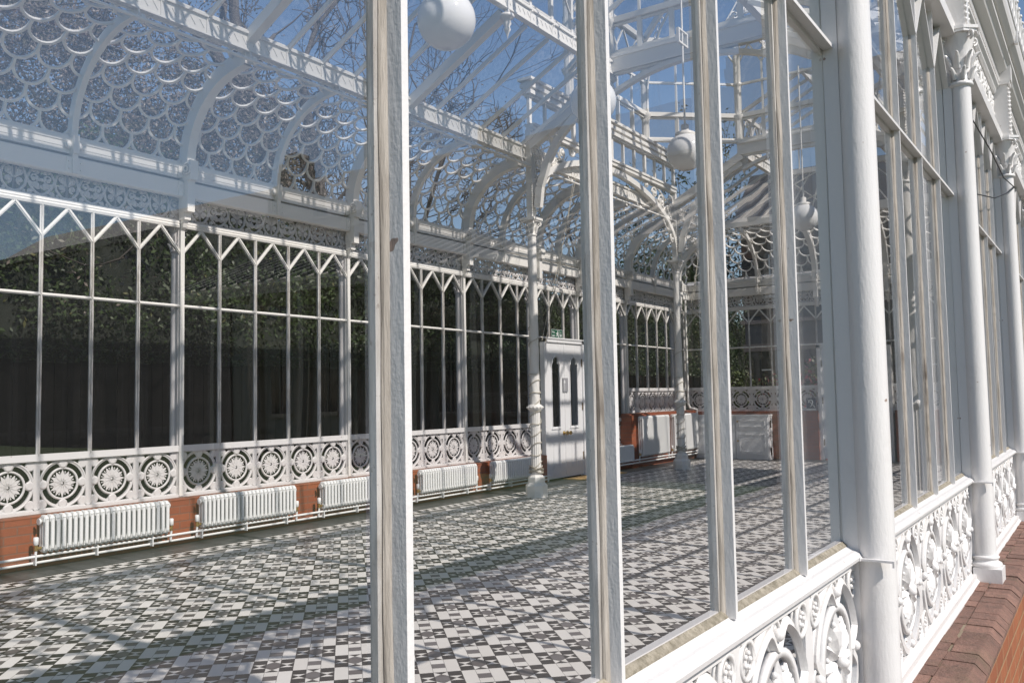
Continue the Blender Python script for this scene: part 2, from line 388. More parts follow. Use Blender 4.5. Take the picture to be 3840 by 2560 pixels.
def frieze_mesh(W=1.0, name='frieze_panel'):
    mb = MB(); z0, z1 = 6.87, 7.48; zc = (z0 + z1) / 2
    mb.box(-W / 2, W / 2, .0, .05, z0 - .02, z0 + .02); mb.box(-W / 2, W / 2, .0, .05, z1 - .02, z1 + .02)
    for sx in (-1, 1):
        X = lambda x: sx * x
        f = lambda pts, r: mb.tube([(X(x), y, z0 + z) for x, y, z in pts], r, 4)
        f([(.0, .02, .02), (.11, .015, .05), (.205, .015, .16), (.23, .015, .30), (.19, .015, .44), (.09, .02, .53), (.0, .02, .56)], .030)
        f([(.23, .02, .30), (.31, .015, .16), (.40, .015, .06), (.50, .02, .02)], .030); f([(.23, .02, .30), (.30, .015, .45), (.40, .015, .54), (.50, .02, .58)], .028)
        f([(.0, .02, .05), (.0, .015, .30), (.0, .02, .50)], .026)
        for x, z, R, a, sg in ((.36, .33, .125, pi, 1), (.43, .20, .075, 0, -1), (.43, .46, .075, 0, 1), (.11, .22, .075, -pi / 2, -1), (.12, .40, .07, pi / 2, 1), (.29, .05, .05, 0, 1), (.27, .55, .05, pi, 1)):
            spiral(mb, X(x), z0 + z, R, 1.25, a if sx > 0 else pi - a, .024, .02, sg * sx, 11)
        for a in (.5, .95, 1.35):
            f([(.0, .02, .26), (.07 * cos(a), .01, .26 + .10 * sin(a)), (.17 * cos(a), .02, .26 + .21 * sin(a))], .022)
        for q in ((.48, .31), (.31, .22), (.42, .33), (.18, .05), (.17, .55), (.36, .46), (.36, .18), (.06, .33)): mb.ball((X(q[0]), .015, z0 + q[1]), .036, 6, 4, (1, .6, 1))
    return mesh(name, mb, M['white'])
FRIEZE = frieze_mesh()
def mullion_mesh(z0, z1, seed=0):
    mb = MB(); rnd = random.Random(seed)
    # a wavering putty line: many short lifts instead of one straight arris
    n = max(2, int((z1 - z0) / .22)); zs = [z0 + (z1 - z0) * i / n for i in range(n + 1)]
    mb.mat = 0; mb.zprism([(-.0115, 0), (.0115, 0), (.0115, .056), (-.0115, .056)], z0, z1)
    mb.mat = 2; mb.zprism([(-.038, .062), (.038, .062), (.038, .080), (.013, .088), (.013, .108), (-.013, .108), (-.013, .088), (-.038, .080)], z0, z1)
    mb.mat = 1
    for sx in (-1, 1):
        vs = []
        for z in zs:
            a = .0405 + rnd.uniform(-.003, .003); b = .0235 + rnd.uniform(-.0035, .0035)
            vs += [(sx * .011, a, z), (sx * (.011 + b) * .60, a + .011, z), (sx * b, .059, z), (sx * .011, .059, z)]
        fs = []
        for i in range(n):
            q = i * 4
            for k in range(3): fs.append((q + k, q + k + 1, q + k + 5, q + k + 4))
        mb.add(vs, fs)
    return mesh('mullion', mb, [M['white'], M['putty'], M['worn']])
MULL = [mullion_mesh(1.99, 6.70, i) for i in range(4)]
MULLHI = mullion_mesh(3.17, 6.70, 9)
SILLP = [(.10, 2.02), (.066, 2.02), (.060, 2.005), (.0, 1.975), (-.018, 1.972), (-.040, 1.962), (-.050, 1.945), (-.046, 1.925), (-.030, 1.912), (-.012, 1.905), (0, 1.89), (.10, 1.89)]
def zig(mb, xa, xb):
    L = hypot(.5, .58)
    for (p, q) in (((xa, 6.12), ((xa + xb) / 2, 6.70)), (((xa + xb) / 2, 6.70), (xb, 6.12))):
        mb.mat = 0; mb.bar((p[0], .030, p[1]), (q[0], .030, q[1]), .06, .024, (0, 0, 1))
        mb.mat = 1; mb.bar((p[0], .075, p[1]), (q[0], .075, q[1]), .026, .066, (0, 0, 1)); mb.bar((p[0], .096, p[1]), (q[0], .096, q[1]), .022, .026, (0, 0, 1))
        mb.mat = 0
def column_parts(parent, T3, x, rz, zb=.93):
    """round column in front of a mullion with its plinth, capital, entablature block"""
    c = obj('column', COLM, None, parent, T3(x, 0, 0), rz)
    obj('plinth', PLINM, None, c); obj('capital', CAPM, None, c); obj('entablature_block', BLKM, None, c); obj('rail_strap', STRM, None, c)
    return c
yc = -.112
mb = MB(); mb.lathe([(.108, 1.16), (.106, 2.6), (.098, 6.2)], (0, yc), 24); mb.box(-.065, .065, -.03, .058, .95, 6.72); mb.mat = 1; mb.box(-.05, .05, .062, .13, .95, 6.85)
COLM = mesh('column', mb, [M['white'], M['inner']])
mb = MB(); mb.box(-.165, .165, yc - .165, yc + .10, .90, 1.05)
mb.lathe([(.150, 1.05), (.160, 1.065), (.160, 1.085), (.150, 1.10), (.125, 1.11), (.120, 1.13), (.132, 1.14), (.138, 1.152), (.130, 1.166), (.106, 1.172)], (0, yc), 24)
PLINM = mesh('plinth', mb, M['white'])
mb = MB(); mb.lathe([(.099, 6.17), (.122, 6.18), (.126, 6.20), (.118, 6.22), (.10, 6.225), (.10, 6.30), (.108, 6.42), (.128, 6.58), (.165, 6.74)], (0, yc), 24)
for k in range(8):
    a = k * pi / 4 + pi / 8; rr_ = .112
    for tier, (zz, L, o) in enumerate(((6.24, .16, 0), (6.36, .22, pi / 8))):
        b = a + o; pts = []
        for i in range(6):
            t = i / 5; q = .105 + .02 * t + .055 * t * t * (1 + tier * .5); pts.append((q * cos(b), yc + q * sin(b), zz + L * (t - .25 * t ** 4)))
        mb.tube(pts, .02, 4, False, [.026, .03, .03, .027, .02, .008])
for k in range(4):
    a = k * pi / 2 + pi / 4
    pts = []
    for i in range(12):
        t = i / 11; b = -pi / 2 + t * 2 * pi * 1.25; q = .052 * (1 - .75 * t)
        d = .185 + q * cos(b); pts.append((d * cos(a), yc + d * sin(a), 6.70 + q * sin(b)))
    mb.tube(pts, .014, 5)
mb.zprism([(.225 * cos(k * pi / 4 + .39) * (1.0 if k % 2 else .93), yc + .225 * sin(k * pi / 4 + .39) * (1.0 if k % 2 else .93)) for k in range(8)], 6.765, 6.80)
mb.zprism([(.205 * cos(k * pi / 4 + .39), yc + .205 * sin(k * pi / 4 + .39)) for k in range(8)], 6.735, 6.765)
CAPM = mesh('capital', mb, M['white'])
mb = MB(); mb.box(-.12, .12, -.20, .0, 6.80, 7.62); mb.box(-.085, .085, -.215, -.20, 6.86, 7.56); mb.box(-.15, .15, -.235, .0, 7.62, 7.68); mb.box(-.11, .11, -.255, .0, 7.68, 8.0)
for sx in (-1, 1):
    for k in range(11): mb.ball((sx * .105, -.205, 6.88 + k * .066), .024, 6, 4)
BLKM = mesh('entablature_block', mb, M['white'])
mb = MB(); mb.box(-.15, -.06, -.055, -.03, 1.925, 1.945); mb.box(-.135, -.10, -.225, -.03, 1.925, 1.938); mb.box(-.135, -.10, -.235, -.225, 1.90, 1.938)
STRM = mesh('rail_strap', mb, M['white'])

def bay(T3, rz, x0, npan, nm, sill=0.0, col=True, panes='each', skip=()):
    """one structural bay: frame with its mullions, panes, apron and frieze panels.  x0 is the world coordinate of its first post"""
    hi = sill > .5; dz = sill
    L = npan; sgn = 1
    sills = []; mb = MB(); E_ = [(a, b + dz) for a, b in SILLP]
    def seg(a, b): return a, b
    solid = [i for i in range(npan) if i not in skip]
    runs = []
    for i in solid:
        if runs and runs[-1][1] == i: runs[-1][1] = i + 1
        else: runs.append([i, i + 1])
    for a, b in runs:
        sb = MB(); sb.xprism(E_, a, b); sb.mat = 1
        sb.xprism([(.0605, 2.010 + dz), (.058, 2.020 + dz), (.034, 1.998 + dz), (.034, 1.98 + dz), (.0605, 1.99 + dz)], a, b)
        rb = MB(); rb.box(a, b, -.045, .11, .90 + dz, .985 + dz)
        rb.xprism([(-.07, .90 + dz), (-.07, .915 + dz), (-.045, .94 + dz), (-.045, .90 + dz)], a, b)
        sills.append((sb, rb))
    # transom
    mb.mat = 0; mb.box(0, L, -.004, .056, 4.99, 5.013)
    mb.mat = 1; mb.xprism([(.062, 4.968), (.062, 5.035), (.082, 5.035), (.088, 5.013), (.108, 5.013), (.108, 4.99), (.088, 4.99), (.082, 4.968)], 0, L)
    # header
    mb.mat = 0; mb.box(0, L, -.10, .056, 6.72, 6.85); mb.box(0, L, -.085, -.0995, 6.80, 6.86)
    mb.mat = 1; mb.xprism([(.062, 6.70), (.062, 6.85), (.10, 6.85), (.115, 6.80), (.10, 6.775), (.12, 6.75), (.10, 6.70)], 0, L)
    for i in range(npan): zig(mb, i, i + 1)
    b = obj('glazed_bay', mb, [M['white'], M['inner']], nm, T3(x0, 0, 0), rz)
    for sb, rb in sills: obj('sill', sb, [M['white'], M['sillputty']], b); obj('bottom_rail', rb, M['white'], b)
    for i in range(npan + 1):
        if i == npan: continue
        if i in skip and i - 1 in skip: 
            obj('mullion', MULLSHORT, None, b, (i, 0, 0)); continue
        obj('mullion', MULLHI if hi else MULL[(i + int(x0)) % 4], None, b, (i, 0, 0))
    mbp = MB(); mba = MB(); k = 0
    for i in range(npan):
        for z0, z1 in ((2.0 + dz, 5.0), (5.0, 6.72), (.97 + dz, 1.90 + dz)):
            if i in skip and z1 < 5.5: continue
            if panes == 'each' and z0 > 1.5:
                p = MB(); t1, t2 = random.uniform(-.004, .004), random.uniform(-.003, .003)
                p.add([(i + .003, .0595 - t1 - t2, z0), (i + .997, .0595 + t1 - t2, z0), (i + .997, .0595 + t1 + t2, z1), (i + .003, .0595 - t1 + t2, z1)], [(0, 1, 2, 3)])
                obj('glass_pane', p, M['glass'], b)
            else:
                y = .0595 if z0 > 1.5 + dz else .07
                (mbp if z0 > 1.5 + dz else mba).add([(i + .003, y, z0), (i + .997, y, z0), (i + .997, y, z1), (i + .003, y, z1)], [(0, 1, 2, 3)])
    mbf = MB(); mbf.add([(0, .07, 6.85), (L, .07, 6.85), (L, .07, 7.5), (0, .07, 7.5)], [(0, 1, 2, 3)])
    if mbp.v: obj('glazing', mbp, M['glass' if T3 is TF else 'farglass'], b)
    if mba.v: obj('apron_glass', mba, M['farglass'], b)
    obj('frieze_glass', mbf, M['farglass'], b)
    for i in range(npan):
        if i not in skip: obj('apron_panel', APRON, None, b, (i + .5, 0, dz))
        obj('frieze_panel', FRIEZE, None, b, (i + .5, 0, 0))
    if col: column_parts(nm, T3, x0, rz)
    return b
MULLSHORT = mullion_mesh(4.99, 6.70, 5)

# ---- front wall bays (outer columns at -6, -1, 4 ... as in the photograph)
FB = [(-12, 6), (-6, 5), (-1, 5), (4, 5), (9, 5), (14, 6), (20, 5)]
for x0, n in FB: bay(TF, 0.0, x0, n, cons, 0, True, 'each' if x0 in (-12, -6) else 'sheet')
column_parts(cons, TF, 25, 0.0); bay(TF, 0.0, 25, 2, cons, 0, False, 'sheet')
# ---- back wall bays (turned about); local x runs towards -X, so the first post is the bay's right-hand end
for x1, n in ((-10, 5), (-5, 5), (0, 5), (5, 5), (10, 5)): bay(TB, pi, x1, n, cons, 0, True, 'sheet')
bay(TB, pi, 14, 4, cons, 0, True, 'sheet')
bay(TB, pi, 17, 3, cons, 0, True, 'sheet', skip=(0, 1, 2))
bay(TB, pi, 21, 4, cons, 0, True, 'sheet')
bay(TB, pi, 26, 5, cons, 1.2, True, 'sheet')
bay(TB, pi, 27, 1, cons, 1.2, False, 'sheet')
# ---- end wall: local x runs along +y when turned by 90 degrees, outside faces +X
TEw = lambda a, yl, z: rel(XE + .1, a, z)
bay(TEw, pi / 2, 1.5, 6, cons, 1.2, False, 'sheet')
bay(TEw, pi / 2, 7.5, 3, cons, 0, False, 'sheet', skip=(0, 1, 2))
bay(TEw, pi / 2, 10.5, 6, cons, 1.2, False, 'sheet')

# ---- entablature, cornice and gutter outside; boxed beams inside
def ring_beam(T, x0, x1, name_out='cornice'):
    mb = MB(T); mb.xprism([(.06, 7.50), (-.03, 7.50), (-.05, 7.53), (-.05, 7.56), (-.09, 7.60), (-.09, 7.64), (.06, 7.64)], x0, x1)
    mb.xprism([(.06, 7.64), (-.06, 7.64), (-.06, 7.80), (.06, 7.80)], x0, x1)
    mb.xprism([(.06, 7.80), (-.10, 7.80), (-.20, 7.86), (-.22, 7.90), (-.27, 7.94), (-.27, 8.0), (.06, 8.0)], x0, x1)
    n = int((x1 - x0) / .085)
    for i in range(n):
        x = x0 + (i + .5) * (x1 - x0) / n; mb.box(x - .026, x + .026, -.098, -.06, 7.67, 7.775)
    obj('cornice', mb, M['white'], cons)
    g = MB(T); g.xprism([(-.25, 8.0), (-.30, 8.02), (-.36, 8.08), (-.38, 8.16), (-.385, 8.24), (-.40, 8.25), (-.40, 8.275), (-.37, 8.275), (-.365, 8.18), (-.30, 8.06), (-.1, 8.06), (-.1, 8.0)], x0, x1)
    k = x0 + 1.2
    while k < x1: g.box(k - .05, k + .05, -.408, -.36, 8.05, 8.285); k += 3.8
    obj('gutter', g, M['white'], cons)
    mi = MB(T); mi.xprism([(.10, 7.34), (.26, 7.34), (.275, 7.36), (.275, 7.66), (.26, 7.685), (.10, 7.685)], x0, x1)
    mi.xprism([(.10, 7.745), (.225, 7.745), (.225, 7.76), (.215, 7.77), (.215, 7.86), (.225, 7.87), (.225, 7.96), (.245, 7.98), (.245, 8.05), (.10, 8.05)], x0, x1)
    obj('wall_plate', mi, M['inner'], cons)
ring_beam(TF, -13, 27.6); ring_beam(TB, -15, 27.6)
ring_beam(lambda a, yl, z: rel(XE + .1 - yl, a, z), 1.3, 16.6)

# ---- glazed cove
CA, CB_, CY, CZ = 2.15, 2.0, 2.28, 8.07
NS = 24
def arc(t): a = pi - t * pi / 2; return CY + CA * cos(a), CZ + CB_ * sin(a)
_s = [0.0]
for i in range(200):
    a, b = arc(i / 200), arc((i + 1) / 200); _s.append(_s[-1] + hypot(b[0] - a[0], b[1] - a[1]))
CL = _s[-1]
def cove(s, off=0.0):
    s = max(0, min(CL, s)); i = 0; lo, hi = 0, 200
    while hi - lo > 1:
        md = (lo + hi) // 2
        if _s[md] <= s: lo = md
        else: hi = md
    t = (lo + (s - _s[lo]) / (_s[lo + 1] - _s[lo])) / 200; y, z = arc(t)
    a = pi - t * pi / 2; nx, nz = cos(a) / CA, sin(a) / CB_; l = hypot(nx, nz)
    return y - (-off) * nx / l, z + off * nz / l
NROW = 8; RH = CL / NROW; SW = .625; SR = SW / 2
def cove_bay(T, x0, x1):
    mb = MB(T); nx = max(1, round((x1 - x0) / SW)); wd = (x1 - x0) / nx; R = wd / 2
    for k in range(NROW):
        off = 0 if k % 2 == 0 else .5
        for i in range(nx + (1 if off else 0)):
            xc = x0 + (i + (.5 if not off else 0)) * wd; sb = k * RH; pts = []
            for j in range(13):
                if j == 0: xx, ss = xc - R, sb + RH
                elif j == 12: xx, ss = xc + R, sb + RH
                else:
                    a = pi + pi * (j - 1) / 10; xx, ss = xc + R * cos(a), sb + R * .97 + R * .97 * sin(a)
                if xx < x0 - .001 or xx > x1 + .001 or ss > CL: continue
                y, z = cove(ss); pts.append((xx, y, z))
            if len(pts) > 2: mb.tube(pts, .036, 4, smooth=False)
    mb.xprism([(CY - CA - .06, 8.05), (CY - CA + .08, 8.05), (CY - CA + .06, 8.12), (CY - CA - .06, 8.12)], x0, x1)
    b = obj('scale_glazing', mb, M['inner'], cons)
    g = MB(T); vs = []; n = 18
    for i in range(n + 1):
        y, z = cove(CL * i / n, .028); vs += [(x0, y, z), (x1, y, z)]
    g.add(vs, [(2 * i, 2 * i + 1, 2 * i + 3, 2 * i + 2) for i in range(n)], True)
    obj('curved_glass', g, M['roofglass'], b)
def rib(T, x, big):
    mb = MB(T); hw = .075 if big else .045; dp = .26 if big else .13; n = 16; vs = []
    for i in range(n + 1):
        s = CL * i / n
        for o in (.05, -dp):
            y, z = cove(s, o); vs += [(x - hw, y, z), (x + hw, y, z)]
    fs = []
    for i in range(n):
        a, b = i * 4, i * 4 + 4
        fs += [(a, a + 1, b + 1, b), (a + 2, b + 2, b + 3, a + 3), (a, b, b + 2, a + 2), (a + 1, a + 3, b + 3, b + 1)]
    mb.add(vs, fs + [(0, 2, 3, 1), (n * 4, n * 4 + 1, n * 4 + 3, n * 4 + 2)])
    fl = []                                            # inner flange
    for i in range(n + 1): y, z = cove(CL * i / n, -dp); fl.append((x, y, z))
    vs = []
    for i, p in enumerate(fl):
        y2, z2 = cove(CL * i / n, -dp - .025); q = hw * 1.35
        vs += [(x - q, p[1], p[2]), (x + q, p[1], p[2]), (x + q, y2, z2), (x - q, y2, z2)]
    fs = []
    for i in range(n):
        a, b = i * 4, i * 4 + 4
        for k in range(4): l = (k + 1) % 4; fs.append((a + k, a + l, b + l, b + k))
    mb.add(vs, fs)
    yb = .10 + dp                                       # bracket down over the boxed beams
    q = hw * 1.3
    if big:
        mb.box(x - q, x + q, .10, yb + .16, 7.70, 8.12); mb.box(x - q * .92, x + q * .92, .10, yb + .06, 7.02, 7.70); mb.box(x - q * .8, x + q * .8, .10, yb - .06, 6.86, 7.02)
        for sx in (-1, 1):
            mb.lathe([(.115, 0), (.115, .03), (.07, .035), (.07, .05), (.03, .055)], (x + 0, 0), 4, 'z') if False else None
            for rr_, o in ((.12, .03), (.065, .05)):
                c = [(x + sx * (q + o * .6), yb + .05 + rr_ * cos(a * pi / 8), 7.93 + rr_ * sin(a * pi / 8)) for a in range(16)]
                mb.tube(c, .022, 4, True)
        for sx in (-1, 1):
            mb.box(x + sx * (q + .06) - .06, x + sx * (q + .06) + .06, .27, .295, 7.36, 7.66); mb.box(x + sx * (q + .055) - .055, x + sx * (q + .055) + .055, .24, .265, 7.76, 8.0)
            for zz in (7.43, 7.58): mb.ball((x + sx * (q + .07), .298, zz), .022, 6, 4)
        mb.prism([(.11, 6.62), (.11, 6.86), (.25, 6.86), (.20, 6.70)], lambda a, b: (x - .05, a, b), lambda a, b: (x + .05, a, b))
    else:
        mb.box(x - q, x + q, .10, yb + .12, 7.74, 8.10); mb.box(x - q * .9, x + q * .9, .10, yb + .09, 7.36, 7.74)
        for sx in (-1, 1):
            mb.box(x + sx * (q + .05) - .055, x + sx * (q + .05) + .055, .27, .29, 7.36, 7.66)
            mb.lathe([(.075, 0), (.075, .03), (.02, .035)], (x + sx * (q + .04), 7.90), 12, 'y', .245)
            for zz in (7.44, 7.58): mb.ball((x + sx * (q + .06), .293, zz), .02, 6, 4)
    obj('rib', mb, M['inner'], cons)
BIGB = [-15, -10, -5, 0, 5, 10, 14, 17, 21, 26]
BIGF = [-12, -6, -1, 4, 9, 14, 20, 25]
for i, x in enumerate(BIGB):
    if x >= -10: rib(TB, x, True)
    if i + 1 < len(BIGB) and x >= -10:
        rib(TB, (x + BIGB[i + 1]) / 2, False); cove_bay(TB, x, BIGB[i + 1])
cove_bay(TB, 26, 27.3)
for i, x in enumerate(BIGF):
    rib(TF, x, True)
    if i + 1 < len(BIGF): rib(TF, (x + BIGF[i + 1]) / 2, False); cove_bay(TF, x, BIGF[i + 1])
cove_bay(TF, 25, 27.3)
TEc = lambda a, yl, z: rel(XE + .1 - yl, a, z)
for a in (2.0, 5.5, 7.5, 10.4, 13.0, 15.5): rib(TEc, a, a in (7.5, 10.4))
for a, b in ((2.0, 7.5), (7.5, 10.4), (10.4, 16.0)): cove_bay(TEc, a, b)

# ---- purlins (slotted ventilator boards), tie rods, rafters, monitor
def vent_board(mb, x0, x1, y, z0, z1, step=.2):
    mb.box(x0, x1, y, y + .05, z0, z1); mb.box(x0, x1, y - .05, y + .09, z1, z1 + .05); mb.box(x0, x1, y - .02, y + .09, z1 + .05, z1 + .09); mb.box(x0, x1, y - .03, y + .07, z0 - .03, z0)
    n = int((x1 - x0) / step)
    for k in range(math.ceil(x0), int(x1) + 1): mb.box(k - .055, k + .055, y - .022, y, z0 + .002, z1 - .002); mb.ball((k, y - .03, z1 - .03), .035, 6, 4)
    for i in range(n):                                  # raised louvre lips
        x = x0 + (i + .5) * (x1 - x0) / n
        mb.bar((x - .05, y - .006, z1 - .08), (x + .05, y - .006, z0 + .10), .022, .014, (0, 1, 0))
PY, PZ = CY, 10.08
def roof_side(T, x0, x1, majors, minors=True, upper=True, purl=True):
    if purl:
        mb = MB(T)
        mb.box(x0, x1, PY - .03, PY + .0, PZ, PZ + .33)
        mb2 = MB(lambda x, y, z: T(x, 2 * PY - y, z)); vent_board(mb2, x0, x1, PY - .06, PZ + .01, PZ + .33)
        mb.v += mb2.v; k = len(mb.v) - len(mb2.v); mb.f += [[k + i for i in f] for f in mb2.f]; mb.m += mb2.m; mb.sm += mb2.sm; mb.r += mb2.r
        mb.box(x0, x1, PY - .12, PY - .03, PZ - .02, PZ + .05)
        obj('purlin', mb, M['inner'], cons)
        tr = MB(T)
        for dy, dz in ((.10, -.20), (.24, -.27)): tr.tube([(x0, PY + dy, PZ + dz), (x1, PY + dy, PZ + dz)], .036, 6)
        x = x0 + 2.5
        while x < x1:
            tr.lathe([(.07, -.04), (.09, -.02), (.09, .02), (.07, .04)], (PY + .17, PZ - .235), 10, 'x', x)
            tr.tube([(x, PY + .05, PZ), (x, PY + .13, PZ - .19)], .018, 5); x += 2.5
        obj('tie_rod', tr, M['inner'], cons)
    if not upper: return
    UY, UZ = 5.30, 12.0
    mb = MB(T); mb2 = MB(lambda x, y, z: T(x, 2 * UY - y, z)); vent_board(mb2, x0, x1, UY - .05, UZ, UZ + .3)
    mb.v += mb2.v; mb.f += mb2.f; mb.m += mb2.m; mb.sm += mb2.sm; mb.r += mb2.r
    mb.box(x0, x1, UY - .10, UY, UZ - .02, UZ + .32)
    ub = obj('clerestory_beam', mb, M['inner'], cons)
    for x in majors:
        f = MB(T); f.lathe([(.05, 12.0), (.07, 11.86), (.16, 11.84), (.18, 11.80), (.16, 11.76), (.08, 11.73), (.10, 11.62), (.06, 11.55), (.085, 11.48), (.05, 11.42), (.015, 11.32), (.004, 11.26)], (x, UY + .02), 14)
        obj('pendant_finial', f, M['inner'], ub)
    z = lambda y: PZ + .36 + (y - PY) * (UZ + .05 - PZ - .36) / (UY - PY)
    k = math.ceil(x0)
    while k <= x1:
        rf = MB(T); big = k in majors
        rf.bar((k, PY - .02, z(PY) - (.10 if big else .03)), (k, UY - .1, z(UY - .1) - (.10 if big else .03)), .15 if big else .05, .26 if big else .11)
        if big: rf.bar((k, PY - .02, z(PY) - .235), (k, UY - .1, z(UY - .1) - .235), .20, .03)
        obj('rafter', rf, M['inner'], cons); k += 1
    g = MB(T); g.add([(x0, PY, z(PY) + .04), (x1, PY, z(PY) + .04), (x1, UY, z(UY) + .04), (x0, UY, z(UY) + .04)], [(0, 1, 2, 3)])
    obj('roof_glass', g, M['roofglass'], cons)
    # clerestory windows of the monitor
    mw_ = MB(T); zt = 13.55
    mw_.box(x0, x1, UY - .08, UY + .06, zt, zt + .14)
    k = math.ceil(x0)
    while k <= x1:
        mw_.box(k - .05, k + .05, UY - .05, UY + .05, UZ + .39, zt); 
        if k + 1 <= x1:
            for a, b in (((k + .05, 12.95), (k + .5, zt)), ((k + .5, zt), (k + .95, 12.95))): mw_.bar((a[0], UY, a[1]), (b[0], UY, b[1]), .05, .03, (0, 0, 1))
            mw_.box(k + .05, k + .95, UY - .02, UY + .02, UZ + .45, UZ + .5)
        k += 1
    cw = obj('clerestory_window', mw_, M['inner'], cons)
    g = MB(T); g.add([(x0, UY, UZ + .3), (x1, UY, UZ + .3), (x1, UY, zt), (x0, UY, zt)], [(0, 1, 2, 3)])
    ry = YM - YF
    g.add([(x0, UY - .2, zt + .1), (x1, UY - .2, zt + .1), (x1, ry, 14.9), (x0, ry, 14.9)], [(0, 1, 2, 3)])
    obj('roof_glass', g, M['roofglass'], cw)
    k = math.ceil(x0)
    while k <= x1:
        rf = MB(T); rf.bar((k, UY - .15, zt + .08), (k, ry, 14.86), .06 if k not in majors else .12, .12); obj('rafter', rf, M['inner'], cons); k += 1
    for x in majors:                                    # arched bracket from beam up to the monitor roof
        br = MB(T); pts = []
        for i in range(9): t = i / 8 * pi / 2; pts.append((x, UY + .15 + 1.5 * sin(t), 12.2 + 1.6 * (1 - cos(t))))
        pts = [(x, UY + .02 + 1.7 * (1 - cos(i / 8 * pi / 2)), 11.95 + 2.0 * sin(i / 8 * pi / 2)) for i in range(9)]
        br.tube(pts, .055, 4, smooth=False); spiral(br, 0, 0, .01, .2, 0, .002) if False else None
        obj('roof_bracket', br, M['inner'], cons)
MJ = [-10, -5, 0, 5]
for T in (TF, TB):
    roof_side(T, -12.5, 10.2, MJ)
    roof_side(T, 10.2, 21.0, [], False, False)
    roof_side(T, 21.0, 25.2, [21], True, True)
# ridge
mb = MB(IDT); mb.box(-12.5, 10.2, YM - .06, YM + .06, 14.78, 14.95); mb.box(21.0, 25.2, YM - .06, YM + .06, 14.78, 14.95); obj('ridge_beam', mb, M['inner'], cons)
# hip at the far end
mb = MB(IDT); mb.box(24.9, 25.1, 3.6, 14.3, 10.08, 10.42); obj('purlin', mb, M['inner'], cons)
g = MB(IDT); g.add([(25.2, 3.5, 10.45), (25.2, 14.3, 10.45), (25.2, YM + 2.3, 12.1), (25.2, YM - 2.3, 12.1)], [(0, 1, 2, 3)]); g.add([(25.2, YM - 2.3, 12.1), (25.2, YM + 2.3, 12.1), (25.2, YM + 2.3, 13.6), (25.2, YM, 14.9), (25.2, YM - 2.3, 13.6)], [(0, 1, 2, 3, 4)])
b = obj('gable_glazing', g, M['roofglass'], cons)
mb = MB(IDT)
for i in range(11):
    y = 3.9 + i; mb.bar((25.15, y, 10.4), (25.15, YM + (y - YM) * .45, 12.1), .05, .05, (1, 0, 0)); 
for i in range(6):
    y = YM - 2.3 + i * .92; mb.bar((25.15, y, 12.1), (25.15, y, 13.6), .05, .05, (1, 0, 0))
for a, b_ in ((.2, 2.2), (2.4, -2.0), (4.5, .4), (-4.4, -2)): mb.bar((25.1, YM + a, 10.4), (25.1, YM + b_, 12.1), .05, .05, (1, 0, 0))
mb.box(25.05, 25.2, YM - 2.4, YM + 2.4, 12.0, 12.2); mb.box(25.05, 25.2, YM - 2.4, YM + 2.4, 13.5, 13.65)
obj('gable_frame', mb, M['inner'], cons)

# ---- transept crossing: four twisted columns, arches, octagonal lantern
CX0, CX1, CY0, CY1 = 10.30, 20.84, 2 * YM - 14.10, 14.10
def twisted_shaft():
    mb = MB(); n = 24; vs = []; zs = [2.70 + i * (7.72 - 2.70) / 70 for i in range(71)]
    for z in zs:
        tp = 1 - .12 * (z - 2.7) / 5
        for k in range(n):
            a = 2 * pi * k / n; q = .140 * tp * (1 + .085 * abs(sin(2.5 * (a + z * 1.9)))); vs.append((q * cos(a), q * sin(a), z))
    mb.add(vs, [(i * n + k, i * n + (k + 1) % n, (i + 1) * n + (k + 1) % n, (i + 1) * n + k) for i in range(70) for k in range(n)], True)
    n = 32; vs = []
    for z in (.62, 2.50):
        for k in range(n):
            q = .150 - (.012 if k % 2 else 0); vs.append((q * cos(2 * pi * k / n), q * sin(2 * pi * k / n), z))
    mb.add(vs, [(k, (k + 1) % n, n + (k + 1) % n, n + k) for k in range(n)])
    mb.lathe([(.15, 2.48), (.18, 2.52), (.225, 2.56), (.235, 2.61), (.22, 2.66), (.16, 2.70)], (0, 0), 20)
    for k in range(14): mb.ball((.225 * cos(k * .4488), .225 * sin(k * .4488), 2.61), .035, 6, 4)
    return mesh('crossing_column', mb, M['inner'])
TW = twisted_shaft()
mb = MB(); oct_ = lambda r: [(r * cos(k * pi / 4 + pi / 8), r * sin(k * pi / 4 + pi / 8)) for k in range(8)]
mb.zprism(oct_(.33), 0, .33)
for r0, r1, z0, z1 in ((.33, .25, .33, .42), (.25, .25, .42, .56), (.25, .17, .56, .64)):
    mb.prism([(k, 0) for k in range(8)], lambda a, b: (*[c for c in oct_(r0)[a]], z0), lambda a, b: (*[c for c in oct_(r1)[a]], z1))
PED = mesh('pedestal', mb, M['inner'])
mb = MB(); mb.lathe([(.125, 7.70), (.155, 7.72), (.155, 7.76), (.125, 7.78), (.13, 7.95), (.17, 8.10), (.21, 8.16)], (0, 0), 20)
for k in range(8):
    a = k * pi / 4
    mb.tube([((.135 + .09 * t * t) * cos(a), (.135 + .09 * t * t) * sin(a), 7.80 + .26 * (t - .2 * t ** 4)) for t in (0, .25, .5, .75, 1)],   .03, 4, False, [.03, .04, .04, .035, .015])
for k in range(4):
    a = k * pi / 2 + pi / 4
    mb.tube([((.235 + q * cos(b)) * cos(a), (.235 + q * cos(b)) * sin(a), 8.08 + q * sin(b)) for q, b in [(.065 * (1 - i / 13), -1.57 + i * .65) for i in range(11)]], .025, 5)
mb.box(-.25, .25, -.25, .25, 8.18, 8.25); mb.box(-.22, .22, -.22, .22, 8.14, 8.18)
mb.box(-.10, .10, -.10, .10, 8.25, 10.95)
for k in range(26):
    for sx in (-1, 1):
        mb.ball((sx * .105, -.105, 8.4 + k * .07), .026, 5, 4)
